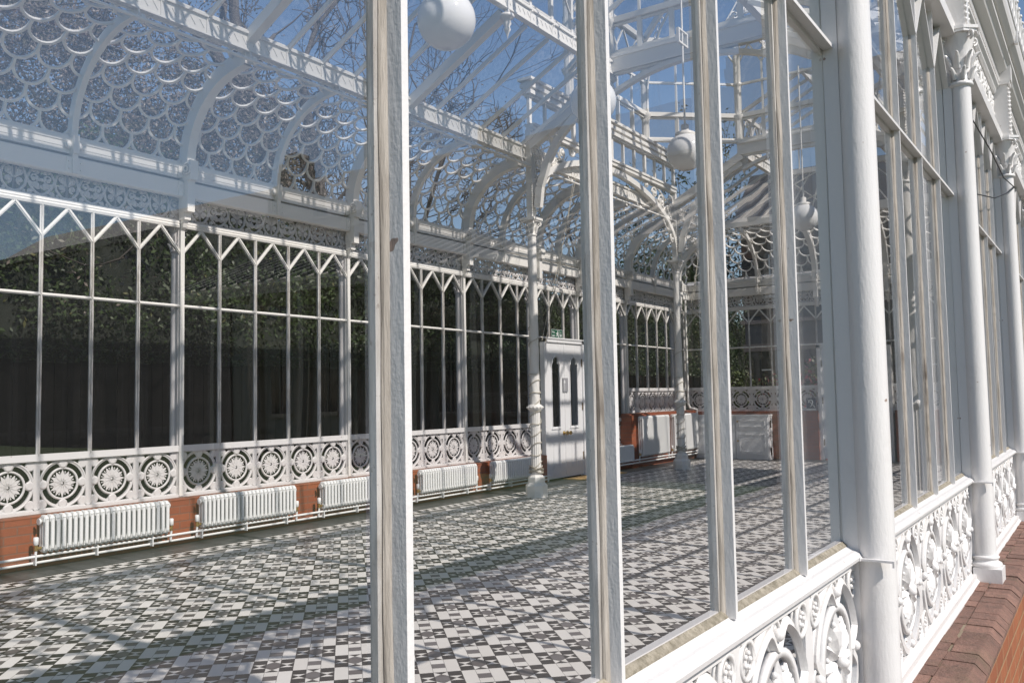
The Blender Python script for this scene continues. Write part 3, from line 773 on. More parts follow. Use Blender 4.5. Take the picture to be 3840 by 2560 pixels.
CAP2 = mesh('capital', mb, M['inner'])
for x in (CX0, CX1):
    for y in (CY0, CY1):
        c = obj('crossing_column', TW, None, cons, rel(x, y)); obj('pedestal', PED, None, c); obj('capital', CAP2, None, c)
def wheel(mb, x, z, R, y):
    ring(mb, x, z, R, .035, y, 24); ring(mb, x, z, .09, .03, y, 10)
    for k in range(8):
        a = k * pi / 4
        for d in (-.16, .16): mb.tube([(x + .08 * cos(a), y, z + .08 * sin(a)), (x + R * .55 * cos(a + d * 1.6), y, z + R * .55 * sin(a + d * 1.6)), (x + R * .95 * cos(a), y, z + R * .95 * sin(a))], .018, 4)
def arch_panel(T, a0, a1, zs, rise, ztop, steps=28, name='arch'):
    mb = MB(T); c = (a0 + a1) / 2; A = (a1 - a0) / 2 - .12; vs = []; n = steps
    for i in range(n + 1):
        t = pi * i / n
        for (ka, kz) in ((0, 0), (.17, .2)):
            x = c - (A + ka) * cos(t); z = zs + (rise + kz) * sin(t)
            vs += [(x, -.10, z), (x, .10, z)]
    fs = []
    for i in range(n):
        p, q = i * 4, i * 4 + 4
        fs += [(p, p + 1, q + 1, q), (p + 2, q + 2, q + 3, p + 3), (p, q, q + 2, p + 2), (p + 1, p + 3, q + 3, q + 1)]
    mb.add(vs, fs)
    mb.box(a0, a1, -.13, .13, ztop, ztop + .12); mb.box(a0, a1, -.17, .17, ztop + .12, ztop + .2)
    o = obj('arch', mb, M['inner'], cons)
    sp = MB(T)
    for s_ in (-1, 1):
        ex = c + s_ * (a1 - a0) / 2
        X = lambda d: ex - s_ * d
        wheel(sp, X(.62), zs + 1.25, .46, 0.0)
        for (d, z, R, a, sg) in ((.30, zs + .48, .20, pi / 2, s_), (.38, zs + 1.98, .26, -pi / 2, s_), (1.22, zs + 1.80, .26, pi, -s_), (1.85, zs + 2.02, .22, pi, -s_), (2.5, zs + 2.22, .16, 0, s_)):
            spiral(sp, X(d), z, R, 1.6, a, .045, 0.0, sg, 20)
        for i in range(10):
            t = i / 9; sp.ball((X(1.0 + 2.0 * t), 0, ztop - .08), .035, 5, 4)
        sp.tube([(X(.15), 0, zs + .2), (X(.2), 0, zs + .9), (X(.5), 0, zs + 1.8), (X(1.4), 0, zs + 2.2), (X(2.6), 0, zs + 2.35)], .03, 4)
    obj('spandrel_scrollwork', sp, M['inner'], o)
    return o
T1 = lambda x, y, z: rel(x, CY1 + y, z); T2 = lambda x, y, z: rel(x, CY0 - y, z)
T3_ = lambda a, y, z: rel(CX0 - y, a, z); T4_ = lambda a, y, z: rel(CX1 + y, a, z)
for T in (T1, T2): arch_panel(T, CX0, CX1, 8.62, 2.06, 10.95)
# side arches: quarter arches from the columns up to the clerestory beams, tie beam with a shallow arch
for T in (T3_, T4_):
    mb = MB(T)
    for s_ in (-1, 1):
        e = YM + s_ * (CY1 - YM)
        P = [(e - s_ * .26, 8.55), (e - s_ * .34, 9.16), (e - s_ * .62, 9.9), (e - s_ * 1.05, 10.55), (e - s_ * 1.6, 11.05), (e - s_ * 2.3, 11.45), (e - s_ * 2.85, 11.7)]
        for i in range(6): mb.bar((P[i][0], 0, P[i][1]), (P[i + 1][0], 0, P[i + 1][1]), .16, .22, (0, .01, 1) if i > 3 else (1, 0, .3))
        mb.bar((e, 0, 10.45), (YM + s_ * 2.30, 0, 12.0), .24, .3)
        y = e
    mb.box(YM - 2.45, YM + 2.45, -.14, .14, 12.02, 12.42); mb.box(YM - 2.45, YM + 2.45, -.18, .18, 12.42, 12.48)
    n = 20
    for i in range(n):
        a, b = -2.3 + 4.6 * i / n, -2.3 + 4.6 * (i + 1) / n; f = lambda u: 11.45 + .5 * (1 - (u / 2.3) ** 2)
        mb.bar((YM + a, 0, f(a)), (YM + b, 0, f(b)), .2, .12)
    o = obj('tie_beam', mb, M['inner'], cons)
    sp = MB(T)
    for s_ in (-1, 1):
        e = YM + s_ * (CY1 - YM)
        for d, z, R in ((.5, 10.1, .17), (1.0, 10.75, .16), (1.55, 11.15, .15), (2.1, 11.4, .12), (.25, 9.4, .12), (.55, 9.75, .1)):
            spiral(sp, e - s_ * (d - .28), z + .12, R, 1.5, s_ * 1.0, .03, 0, s_, 16)
        for i in range(8): sp.tube([(e - s_ * (.1 + i * .28), 0, 10.3 + i * .17), (e - s_ * (.2 + i * .3), .0, 9.6 + i * .26)], .02, 4)
    obj('spandrel_scrollwork', sp, M['inner'], o)
# lantern: square base tier, cornice, octagon windows, dome
HX, HY = (CX1 - CX0) / 2, (CY1 - CY0) / 2; LX = (CX0 + CX1) / 2
lan = MB(IDT)
def tier_square(z0, z1, step, wbar):
    for (ax, lo, hi, fix) in (('x', CX0, CX1, CY1), ('x', CX0, CX1, CY0)):
        n = round((hi - lo) / step)
        for i in range(n + 1):
            t = lo + (hi - lo) * i / n; q = wbar * (1.8 if i % 3 == 0 else 1)
            if ax == 'x': lan.box(t - q, t + q, fix - .05, fix + .05, z0, z1)
            else: lan.box(fix - .05, fix + .05, t - q, t + q, z0, z1)
def ring_square(z0, z1, o):
    lan.box(CX0 - o, CX1 + o, CY1 - o, CY1 + o, z0, z1); lan.box(CX0 - o, CX1 + o, CY0 - o, CY0 + o, z0, z1)
    lan.box(CX0 - o * .6, CX0 + o * .6, YM - 2.45, YM + 2.45, z0 + .001, z1 - .001); lan.box(CX1 - o * .6, CX1 + o * .6, YM - 2.45, YM + 2.45, z0 + .001, z1 - .001)
tier_square(11.15, 11.95, .88, .035)
for z0, z1, o in ((11.95, 12.02, .10), (12.02, 12.14, .17), (12.14, 12.22, .12), (12.22, 12.34, .2), (12.34, 12.42, .14), (12.42, 12.5, .25)): ring_square(z0, z1, o)
lantern = obj('lantern', lan, M['inner'], cons)
K8 = 2.85                                               # half length of the long octagon sides
oc = [(LX + K8, CY1), (CX1, YM + K8 - .45), (CX1, YM - K8 + .45), (LX + K8, CY0), (LX - K8, CY0), (CX0, YM - K8 + .45), (CX0, YM + K8 - .45), (LX - K8, CY1)]
gl = MB(IDT)
for i in range(8):
    p, q = oc[i], oc[(i + 1) % 8]; L = hypot(q[0] - p[0], q[1] - p[1]); n = 5 if i % 2 else 3
    n = {0: 3, 1: 5, 2: 3, 3: 5}.get(i % 4, 4); n = 3 if i % 2 == 0 else 5
    mb = MB(IDT); pt = lambda t: (p[0] + (q[0] - p[0]) * t, p[1] + (q[1] - p[1]) * t)
    mb.bar((*p, 12.5), (*p, 16.4), .26, .2, (1, .3, 0)); mb.bar((*p, 12.5), (*p, 16.4), .12, .32, (1, .3, 0))
    mb.lathe([(.14, 13.30), (.20, 13.42), (.24, 13.52), (.24, 13.56)], p, 10); mb.lathe([(.12, 14.7), (.19, 14.74), (.19, 14.82), (.12, 14.86)], p, 10)
    for z0, z1, wd in ((12.5, 12.58, .2), (13.46, 13.62, .2), (14.74, 14.82, .10), (16.32, 16.5, .24)): mb.bar((*p, (z0 + z1) / 2), (*q, (z0 + z1) / 2), wd, z1 - z0)
    for k in range(1, n):
        x = pt(k / n); mb.bar((*x, 12.5), (*x, 13.5), .14, .08, (1, .1, 0)); mb.bar((*x, 13.55), (*x, 15.6), .07, .07, (1, .1, 0))
    for k in range(n):
        a, m_, b = pt(k / n), pt((k + .5) / n), pt((k + 1) / n)
        mb.bar((*a, 15.5), (*m_, 16.3), .06, .05); mb.bar((*m_, 16.3), (*b, 15.5), .06, .05)
        for zz in (12.64, 13.40): mb.bar((*pt((k + .08) / n), zz), (*pt((k + .92) / n), zz), .06, .06)
    obj('lantern_window', mb, M['inner'], lantern)
    gl.add([(*p, 12.5), (*q, 12.5), (*q, 16.4), (*p, 16.4)], [(0, 1, 2, 3)])
    for T0, T1_ in ((0, 1),):
        D = 18.6; cpt = (LX, YM)
        dm = MB(IDT); pts = [(cpt[0] + (p[0] - cpt[0]) * (1 - t), cpt[1] + (p[1] - cpt[1]) * (1 - t), 16.4 + (D - 16.4) * sin(t * pi / 2)) for t in [k / 8 for k in range(8)] + [.95]]
        for k in range(8): dm.bar(pts[k], pts[k + 1], .12, .24)
        x = pt(.5); pm = [(cpt[0] + (x[0] - cpt[0]) * (1 - t), cpt[1] + (x[1] - cpt[1]) * (1 - t), 16.4 + (D - 16.4) * sin(t * pi / 2)) for t in [k / 8 for k in range(8)]]
        for k in range(7): dm.bar(pm[k], pm[k + 1], .05, .08)
        # filigree bracket under the rib
        dv = Vector((cpt[0] - p[0], cpt[1] - p[1], 0)).normalized()
        bk = [(p[0] + dv.x * d, p[1] + dv.y * d, z) for d, z in ((.12, 13.7), (.18, 14.6), (.5, 15.6), (1.1, 16.5), (1.9, 17.1))]
        for k in range(4): dm.bar(bk[k], bk[k + 1], .05, .09)
        for k in range(7):
            t = k / 6; c = Vector(p).to_3d() + dv * (.18 + 1.0 * t) + Vector((0, 0, 15.4 + 1.35 * t)); e1 = dv; R = .16 - .05 * t
            dm.tube([tuple(c + e1 * (R * cos(a * .7)) + Vector((0, 0, R * sin(a * .7)))) for a in range(9)], .022, 4, True)
        obj('dome_rib', dm, M['inner'], lantern)
        q3 = [(cpt[0] + (q[0] - cpt[0]) * (1 - t), cpt[1] + (q[1] - cpt[1]) * (1 - t), 16.4 + (D - 16.4) * sin(t * pi / 2)) for t in [k / 8 for k in range(8)] + [.95]]
        for k in range(8): gl.add([pts[k], q3[k], q3[k + 1], pts[k + 1]], [(0, 1, 2, 3)])
for (a, b, fx) in ((CX0, CX1, CY1), (CX0, CX1, CY0)): gl.add([(a, fx, 11.15), (b, fx, 11.15), (b, fx, 12.0), (a, fx, 12.0)], [(0, 1, 2, 3)])

obj('lantern_glass', gl, M['roofglass'], lantern)
# lean-to glazing between the square tier and the cove purlins at the back and front of the crossing
g = MB(IDT)
for s_ in (-1, 1):
    y0, y1 = YM + s_ * (14.35 - YM), YM + s_ * (14.10 - YM)
    g.add([(CX0, y0, 10.45), (CX1, y0, 10.45), (CX1, y1, 11.1), (CX0, y1, 11.1)], [(0, 1, 2, 3)])
# front transept hood with iron cresting (top right of the view)
hd = MB(IDT); hd.box(13.0, 20.8, 1.55, 2.9, 8.3, 11.4); hd.box(12.9, 20.9, 1.45, 3.0, 11.4, 11.6)
for i in range(12):
    for j in range(5):
        ring_c = (13.3 + i * .64 + (.32 if j % 2 else 0), 8.7 + j * .55)
        hd.tube([(ring_c[0] + .3 * cos(pi + pi * k / 8), 1.52, ring_c[1] + .3 * sin(pi + pi * k / 8)) for k in range(9)], .03, 4)
obj('transept_hood', hd, M['lead'], cons)
cr = MB(IDT)
for i in range(14):
    x = 13.0 + i * .6
    cr.tube([(x, 1.7, 11.6), (x, 1.7, 14.0)], .028, 5); cr.ball((x, 1.7, 14.05), .06, 6, 4)
    if i < 13:
        for zc, R in ((12.05, .27), (13.35, .27)): cr.tube([(x + .3 + R * cos(a * .524), 1.7, zc + R * sin(a * .524)) for a in range(12)], .02, 4, True)
        cr.tube([(x + .3, 1.7, 11.6), (x + .3, 1.7, 13.0)], .018, 4)
for z in (11.72, 12.5, 12.75, 13.75): cr.tube([(13.0, 1.7, z), (20.8, 1.7, z)], .026, 5)
obj('roof_cresting', cr, M['white'], cons)

# ---- brick plinths and copings
pl = MB(IDT); pl.box(-13, 27.6, YF - .44, YF + .30, -1.4, .80); obj('brick_plinth', pl, M['brickout'], cons)
cp = MB(IDT); x = -12.9; rnd = random.Random(3)
while x < 27:
    wd = .235; g_ = .009
    for (ya, yb_, ch) in ((-.16 - .0, -.035, 0), (-.365, -.172, 1)):
        cp.rnd = rnd.random(); dz = rnd.uniform(-.008, .008); dy = rnd.uniform(-.010, .010)
        a, b = x + g_ / 2, x + wd - g_ / 2
        if ch: prof = [(-.172 + dy, .80), (-.172 + dy, .905 + dz), (-.355, .905 + dz), (-.372, .902 + dz), (-.440, .835 + dz), (-.446, .826), (-.446, .79), (-.3, .79)]
        else: prof = [(-.03, .80), (-.03, .905 + dz), (-.16 + dy, .905 + dz), (-.16 + dy, .80)]
        cp.xprism([(YF + p, q) for p, q in prof], a, b)
    x += wd
cpo = obj('coping', cp, M['coping'], cons)
mo = MB(IDT); mo.box(-13, 27.6, YF - .35, YF + .28, .79, .897); obj('mortar_bed', mo, M['mortar'], cpo)
ib = MB(IDT); ib.box(-15, 14.14, YB - .42, YB - .05, 0, .90); ib.box(17.0, 20.35, YB - .42, YB - .05, 0, .90); obj('brick_wall', ib, M['brick'], cons)
ib = MB(IDT); ib.box(20.35, 27.3, YB - .55, YB - .05, 0, 2.11); obj('brick_wall', ib, M['brick'], cons)
ib = MB(IDT); ib.box(XE - .25, XE + .05, 10.5, 16.2, 0, 2.11); ib.box(XE - .25, XE + .05, 1.6, 7.4, 0, 2.11); obj('brick_wall', ib, M['brickend'], cons)
ib = MB(IDT); ib.box(-13, 27.3, YF + .305, YF + .45, 0, .90); obj('brick_wall', ib, M['brick'], cons)
sl_ = MB(IDT); sl_.xprism([(YB - .46, 2.11), (YB - .46, 2.15), (YB - .2, 2.19), (YB - .11, 2.19), (YB - .11, 2.11)], 20.32, 27.2)
sl_.xprism([(YB - .43, .90), (YB - .43, .915), (YB - .12, .93), (YB - .12, .90)], -15, 14.12); sl_.xprism([(YB - .43, .90), (YB - .43, .915), (YB - .12, .93), (YB - .12, .90)], 17.02, 20.30); obj('window_ledge', sl_, M['brick'], cons)
dpz = MB(IDT); dpz.tube([(26.72, YB - .30, 7.3), (26.72, YB - .30, 2.5), (26.75, YB - .36, 2.3), (26.85, YB - .66, 2.2), (26.85, YB - .66, 2.0)], .05, 8); obj('downpipe', dpz, M['inner'], cons)

# ---- doors
def door_set(T, a0, a1, ztop, lite=True):
    """double door between a0 and a1 along the wall; T(a, depth, z), depth 0 = inner face"""
    fr = MB(T); fr.box(a0, a0 + .16, -.02, .16, 0, ztop); fr.box(a1 - .16, a1, -.02, .16, 0, ztop); fr.box(a0, a1, -.02, .16, ztop - .14, ztop); fr.box(a0 - .03, a1 + .03, -.05, .0, ztop - .02, ztop + .03)
    frame = obj('door_frame', fr, M['door'], cons)
    mid = (a0 + a1) / 2
    for s_ in (-1, 1):
        lo, hi = (a0 + .165, mid - .006) if s_ < 0 else (mid + .006, a1 - .165)
        z0, z1 = .06, ztop - .145; w_ = hi - lo; st = .34 * w_
        d = MB(T); zA, zB = 1.86, 4.30
        c = (lo + hi) / 2; gw = .275
        d.box(lo, c - gw, .03, .07, z0, z1); d.box(c + gw, hi, .03, .07, z0, z1); d.box(c - gw, c + gw, .03, .07, z0, zA); d.box(c - gw, c + gw, .03, .07, zB, z1)
        # shouldered arch head and mouldings
        for sx in (-1, 1):
            d.box(c + sx * gw - .02 - (.0 if sx > 0 else 0), c + sx * gw + .02, .005, .03, zA - .05, zB - .35)
            d.box(c + sx * (gw - .045) - .055, c + sx * (gw - .045) + .055, .03, .068, zB - .22, zB + .001)
            d.tube([(c + sx * gw, .015, zB - .36), (c + sx * (gw + .01), .01, zB - .25), (c + sx * (gw - .05), .01, zB - .2), (c + sx * (gw - .07), .01, zB - .06), (c + sx * .05, .01, zB + .04), (c, .01, zB + .08)], .022, 5)
        d.box(c - gw - .04, c + gw + .04, .0, .03, zA - .09, zA - .04)
        for (u0, u1, v0, v1) in ((c - .25, c + .25, .38, 1.28),):
            for o in (0, .05):
                d.box(u0 + o, u1 - o, .022, .03, v0 + o, v0 + o + .022); d.box(u0 + o, u1 - o, .022, .03, v1 - o - .022, v1 - o); d.box(u0 + o, u0 + o + .022, .022, .03, v0 + o, v1 - o); d.box(u1 - o - .022, u1 - o, .022, .03, v0 + o, v1 - o)
        if s_ < 0: d.box(hi - .03, hi + .035, .012, .03, z0, z1)
        leaf = obj('door', d, M['door'], frame)
        g = MB(T); g.add([(c - gw, .048, zA), (c + gw, .048, zA), (c + gw, .048, zB), (c - gw, .048, zB)], [(0, 1, 2, 3)])
        obj('door_glass', g, M['farglass'], leaf)
        h = MB(T)
        for zz in (.75, 2.55, 4.15):
            e = lo - .0 if s_ < 0 else hi + .0
            h.box(e - .035, e + .035, .005, .035, zz - .14, zz + .14)
        obj('hinge', h, M['hinge'], leaf)
        kn = MB(T); kx = mid - s_ * -.12; kn.lathe([(.075, .03), (.075, .01), (.03, .0), (.03, -.06), (.07, -.09), (.075, -.13), (.04, -.16)], (kx, 1.62), 12, 'y', 0.0)
        obj('handle', kn, M['brass'], leaf)
door_set(lambda a, d, z: rel(a, YB - .36 + d, z), 14.16, 16.98, 4.97)
door_set(lambda a, d, z: rel(XE - .12 + d, a, z), 7.5, 10.5, 4.97)
st_ = MB(IDT); st_.box(15.40, 15.74, YB - .372, YB - .345, 3.08, 3.58); st_o = obj('door_notice', st_, M['notice'], cons)
ar = MB(IDT); ar.box(15.485, 15.515, YB - .378, YB - .3725, 3.14, 3.42)
ar.add([(15.43, YB - .3755, 3.40), (15.57, YB - .3755, 3.40), (15.5, YB - .3755, 3.54)], [(0, 1, 2)]); obj('arrow', ar, M['swhite'], st_o)

# ------------------------------------------------------------------ floor
fb = MB(); fb.box(-13, 27.3, YF + .3, YB - .3, -.3, -.008); struct(obj('floor_bed', fb, M['grout']))
B8 = .445; q2 = 1 / sqrt(2); AX = 11.49
tl = MB(); rnd = random.Random(5); GR = .0035
ylo, yhi, xlo, xhi = YF + 1.15, 14.98, -12.3, 26.2
A0, B0 = 10.86 + 6 * 0, 1.175
def w2(a, b): return ((a + b) * q2 - AX, (a - b) * q2, 0.0)
def put(poly, mat):                                     # polygon in (a,b) block space, clipped by rejecting outside blocks
    c0 = sum(p[0] for p in poly) / len(poly); c1 = sum(p[1] for p in poly) / len(poly)
    L = sum(hypot(p[0] - c0, p[1] - c1) for p in poly) / len(poly); k = 1 - GR / max(L, .02)
    tl.mat = mat; tl.rnd = rnd.random() * .999 + .001
    tl.poly([w2(c0 + (p[0] - c0) * k, c1 + (p[1] - c1) * k) for p in poly])
for i in range(-40, 70):
    for j in range(-70, 70):
        a0, b0 = A0 + i * B8, B0 + j * B8; x, y, _ = w2(a0 + B8 / 2, b0 + B8 / 2)
        if not (xlo + .3 < x < xhi - .3 and ylo + .2 < y < yhi - .28): continue
        t = B8 / 3; P = lambda u, v: (a0 + u * t, b0 + v * t)
        if (i + j) % 2 == 1:
            for u in (0, 2):
                for v in (0, 2): put([P(u, v), P(u + 1, v), P(u + 1, v + 1), P(u, v + 1)], 1)
            put([P(1, 1), P(2, 1), P(2, 2), P(1, 2)], 2)
            for u, v in ((0, 1), (2, 1), (1, 0), (1, 2)):
                c = P(u + .5, v + .5); k = [P(u, v), P(u + 1, v), P(u + 1, v + 1), P(u, v + 1)]
                for e in range(4):
                    mid = ((k[e][0] + k[(e + 1) % 4][0]) / 2 - c[0], (k[e][1] + k[(e + 1) % 4][1]) / 2 - c[1])
                    wht = (abs(mid[1]) > abs(mid[0])) if v == 1 else (abs(mid[0]) > abs(mid[1]))
                    inner = (u == 2 and mid[0] < -.01) or (u == 0 and mid[0] > .01)
                    put([k[e], k[(e + 1) % 4], c], 0 if wht else (2 if (inner and v == 1) else 1))
        else:
            for v in (0, 2): put([P(0, v), P(3, v), P(3, v + 1), P(0, v + 1)], 0)
            for u in range(3): put([P(u, 1), P(u + 1, 1), P(u + 1, 2), P(u, 2)], 2 if u == 1 else 0)
struct(obj('tiled_floor', tl, [M['t_white'], M['t_black'], M['t_grey']]))
bd = MB(); rnd = random.Random(8)                       # key-pattern border and dark slate margin
def bt(x0, x1, y0, y1, mat):
    g_ = .004; bd.mat = mat; bd.rnd = rnd.random() * .99 + .01; z = .001
    bd.add([(x0 + g_, y0 + g_, z), (x1 - g_, y0 + g_, z), (x1 - g_, y1 - g_, z), (x0 + g_, y1 - g_, z)], [(0, 1, 2, 3)])
x = -13.0
while x < 26.6:
    for side in (0, 1):
        Y = (lambda y: y) if side == 0 else (lambda y: 2 * YM - y)
        def b2(xa, xb, ya, yb_, mt): a, c = sorted((Y(ya), Y(yb_))); bt(xa, xb, a, c, mt)
        b2(x, x + .6, 14.72, 14.77, 1); b2(x, x + .6, 14.77, 14.83, 0); b2(x, x + .6, 15.15, 15.21, 0); b2(x, x + .6, 15.21, 15.27, 1)
        for k, col in enumerate((1, 0, 1, 0)):
            xa = x + k * .15
            b2(xa, xa + .15, 14.83, 14.99, col); b2(xa, xa + .15, 14.99, 15.15, 1 - col if k % 2 else 0)
        for k in range(2):
            for yy in range(4): b2(x + k * .3, x + k * .3 + .3, 15.27 + yy * .24, 15.27 + yy * .24 + .24, 3)
    x += .6
y = 15.4 - 14.2
for k in range(60): bt(26.2, 27.2, 2.3 + k * .24, 2.54 + k * .24, 3)
struct(obj('floor_margin', bd, [M['t_white'], M['t_black'], M['t_grey'], M['t_slate']]))

# ------------------------------------------------------------------ radiators
def radiator(nsec, z0, z1, loc, label, group, pitch=.1058, tr=.037):
    t = thing('radiator', label, 'radiator', loc, 0, group)
    b = MB(); H = z1 - z0
    for i in range(nsec):
        x = (i + .5) * pitch
        for y in (-.085, 0, .085):
            b.tube([(x, y, z0 + .05), (x, y, z1 - .05)], tr, 8)
        for zz in (z0 + .05, z1 - .05):
            b.tube([(x, -.085, zz), (x, -.06, zz + (.045 if zz > z0 + H / 2 else -.045)), (x, .06, zz + (.045 if zz > z0 + H / 2 else -.045)), (x, .085, zz)], .036, 7)
            b.box(x - .045, x + .045, -.08, .08, zz - .04, zz + .04)
    obj('radiator_sections', b, M['gloss'], t)
    for s_, xx in ((-1, 0), (1, nsec * pitch)):
        v = MB(); v.tube([(xx, 0, z0 + .06), (xx + s_ * .09, 0, z0 + .06)], .03, 8); v.tube([(xx + s_ * .09, 0, z0 + .02), (xx + s_ * .09, 0, z0 + .12)], .032, 8)
        val = obj('valve', v, M['brass'], t)
        c = MB(); c.lathe([(.032, z0 + .12), (.045, z0 + .13), (.045, z0 + .25), (.03, z0 + .262)], (xx + s_ * .09, 0), 12); obj('valve_cap', c, M['gloss'], val)
        e = MB(); e.lathe([(.06, 0), (.06, .03), (.035, .04), (.03, .055)], (0, z1 - .08), 12, 'x', xx if s_ > 0 else xx - .055); obj('end_plug', e, M['gloss'], t)
    return t
GR1 = 'low radiators along the back wall'
yr = YB - .62
r1 = radiator(24, .32, .93, (-3.2, yr, 0), 'low white column radiator at the left end of the back wall, nearest the camera', GR1)
dup(r1, (.13, yr, 0), 'low white column radiator, second from the left along the back wall')
dup(r1, (3.55, yr, 0), 'low white column radiator half hidden by the leftmost near glazing bar')
dup(r1, (7.2, yr, 0), 'low white column radiator just left of the one beside the first twisted column')
dup(r1, (10.62, yr, 0), 'low white column radiator touching the first twisted column, left of the white door')
dup(r1, (17.66, yr, 0), 'low white column radiator right of the white door, before the higher brick wall')
GR2 = 'tall radiators on the higher brick wall'
r7 = radiator(25, .47, 2.04, (20.72, YB - .75, 0), 'tall white radiator on the high brick wall, left of the second twisted column', GR2, tr=.030)
dup(r7, (23.85, YB - .75, 0), 'tall white radiator on the high brick wall, behind the second twisted column')
pp = MB()
for dy, z in ((0, .24), (.07, .12)):
    pp.tube([(-13, yr + dy, z), (14.0, yr + dy, z)], .026, 8)
for x in (-3.29, -.57, .04, 2.76, 3.46, 6.18, 7.11, 9.83, 10.53, 13.25): pp.tube([(x, yr, .34), (x, yr + .02, .13)], .024, 7)
x = -12.5
while x < 13.8:
    pp.box(x - .012, x + .012, yr - .035, yr + .12, .09, .28); x += 1.15
tag(obj('heating_pipe', pp, M['gloss']), 'pair of white heating pipes running below the low radiators left of the door', 'pipe', 'heating pipes')
pp = MB()
for dy, z in ((0, .34), (.05, .22)): pp.tube([(17.4, YB - .75 + dy, z), (26.9, YB - .75 + dy, z)], .03, 8)
for x in (20.63, 23.45, 23.76, 26.58): pp.tube([(x, YB - .75, .5), (x, YB - .73, .23)], .026, 7)
tag(obj('heating_pipe', pp, M['gloss']), 'white heating pipes below the two tall radiators near the far corner', 'pipe', 'heating pipes')

# ------------------------------------------------------------------ globe lamps
def globe(x, z, label, ztop):
    t = thing('globe_lamp', label, 'lamp', (x, YM - .08, z), 0, 'globe lamps hung from the ridge')
    b = MB(); b.lathe([(.49 * sin(a * pi / 24), -.49 * cos(a * pi / 24)) for a in range(1, 23)], (0, 0), 32); obj('globe', b, M['opal'], t)
    g = MB(); g.lathe([(.25, .40), (.27, .44), (.26, .50), (.20, .53), (.10, .55), (.10, .72), (.04, .74)], (0, 0), 20); obj('gallery', g, M['inner'], t)
    r = MB(); r.tube([(0, 0, .7), (0, 0, ztop - z)], .026, 8); obj('stem', r, M['inner'], t)
    return t
globe(-.3, 9.2, 'largest white glass globe lamp, in the top pane beside the leftmost near glazing bar', 14.8)
globe(4.72, 9.2, 'white glass globe lamp cut by the second near glazing bar', 14.8)
globe(9.65, 9.2, 'white glass globe lamp with visible stem in front of the arch', 14.8)
globe(20.3, 9.2, 'smallest white glass globe lamp, seen in the last pane before the big column', 14.8)
sb = MB(); sb.box(9.35, 9.95, YM - .12, YM - .04, 12.05, 12.10); sb.box(9.35, 9.41, YM - .12, YM - .04, 12.1, 12.4); sb.box(9.89, 9.95, YM - .12, YM - .04, 12.1, 12.4); sb.box(9.35, 9.95, YM - .12, YM - .04, 12.4, 12.44); obj('lamp_hanger', sb.__class__(IDT).add([rel(0, 0)[:0] or (p[0], p[1], p[2]) for p in sb.v], sb.f) if False else MB(IDT).add(sb.v, sb.f), M['inner'], cons)
# hanging wrought iron scroll corona under the dome
ch = thing('chandelier', 'white wrought iron scroll corona hanging under the lantern dome', 'chandelier', (LX, YM, 14.2))
cm = MB(); n = 6
cm.tube([(1.0 * cos(a * .2618), 1.0 * sin(a * .2618), 0) for a in range(24)], .04, 5, True); cm.tube([(.9 * cos(a * .2618), .9 * sin(a * .2618), .55) for a in range(24)], .03, 5, True)
for k in range(8):
    a = k * pi / 4; e = Vector((cos(a), sin(a), 0))
    for R, d, z, sg in ((.22, .78, .28, 1), (.17, 1.12, .22, -1), (.15, .6, .75, 1)):
        pts = []
        for i in range(16): t = i / 15; b = sg * t * 7.5; q = R * (1 - .75 * t); c = e * (d + q * cos(b)) + Vector((0, 0, z + q * sin(b))); pts.append(tuple(c))
        cm.tube(pts, .03, 5)
    cm.tube([tuple(e * 1.0), tuple(e * .9 + Vector((0, 0, .55))), tuple(e * .45 + Vector((0, 0, 1.3))), (0, 0, 1.9)], .025, 5)
    cm.ball(tuple(e * 1.02 + Vector((0, 0, .08))), .07, 7, 5)
obj('scroll_ring', cm, M['inner'], ch)
cr_ = MB(); cr_.tube([(0, 0, 1.6), (0, 0, 4.35)], .03, 6); cr_.lathe([(.02, 1.5), (.12, 1.6), (.05, 1.75), (.09, 1.9), (.02, 2.0)], (0, 0), 10); obj('stem', cr_, M['inner'], ch)

# ------------------------------------------------------------------ small things inside
mt = MB(); mt.box(15.2, 18.3, YB - 1.35, YB - .42, .002, .035); tag(obj('door_mat', mt, M['mat']), 'tan coir mat on the dark margin in front of the white door', 'mat')
def text_mesh(body, size, x, z, T, mat, parent, align='CENTER', name='lettering'):
    cu = bpy.data.curves.new('lettering', 'FONT'); cu.body = body; cu.size = size; cu.align_x = align; cu.align_y = 'CENTER'; cu.extrude = .004
    tmp = bpy.data.objects.new('tmp', cu); COL.objects.link(tmp); bpy.context.view_layer.update()
    me = bpy.data.meshes.new_from_object(tmp.evaluated_get(bpy.context.evaluated_depsgraph_get()))
    mb = MB(T); mb.add([(x + v.co.x, -.0 - v.co.z, z + v.co.y) for v in me.vertices], [tuple(p.vertices) for p in me.polygons])
    bpy.data.objects.remove(tmp); bpy.data.meshes.remove(me); return obj(name, mb, mat, parent)
sg = thing('exit_sign', 'green fire exit sign with running figure and down arrow above the white door', 'sign', (15.0, YB - .40, 5.13))
b = MB(); b.box(-.37, .37, 0, .02, -.16, .16); obj('sign_plate', b, M['sgreen'], sg)
b = MB(); b.box(-.37, .37, -.003, 0, -.16, -.15); b.box(-.37, .37, -.003, 0, .15, .16); b.box(-.37, -.36, -.003, 0, -.15, .15); b.box(.36, .37, -.003, 0, -.15, .15); b.box(.155, .16, -.003, 0, -.14, .14)
y = -.004
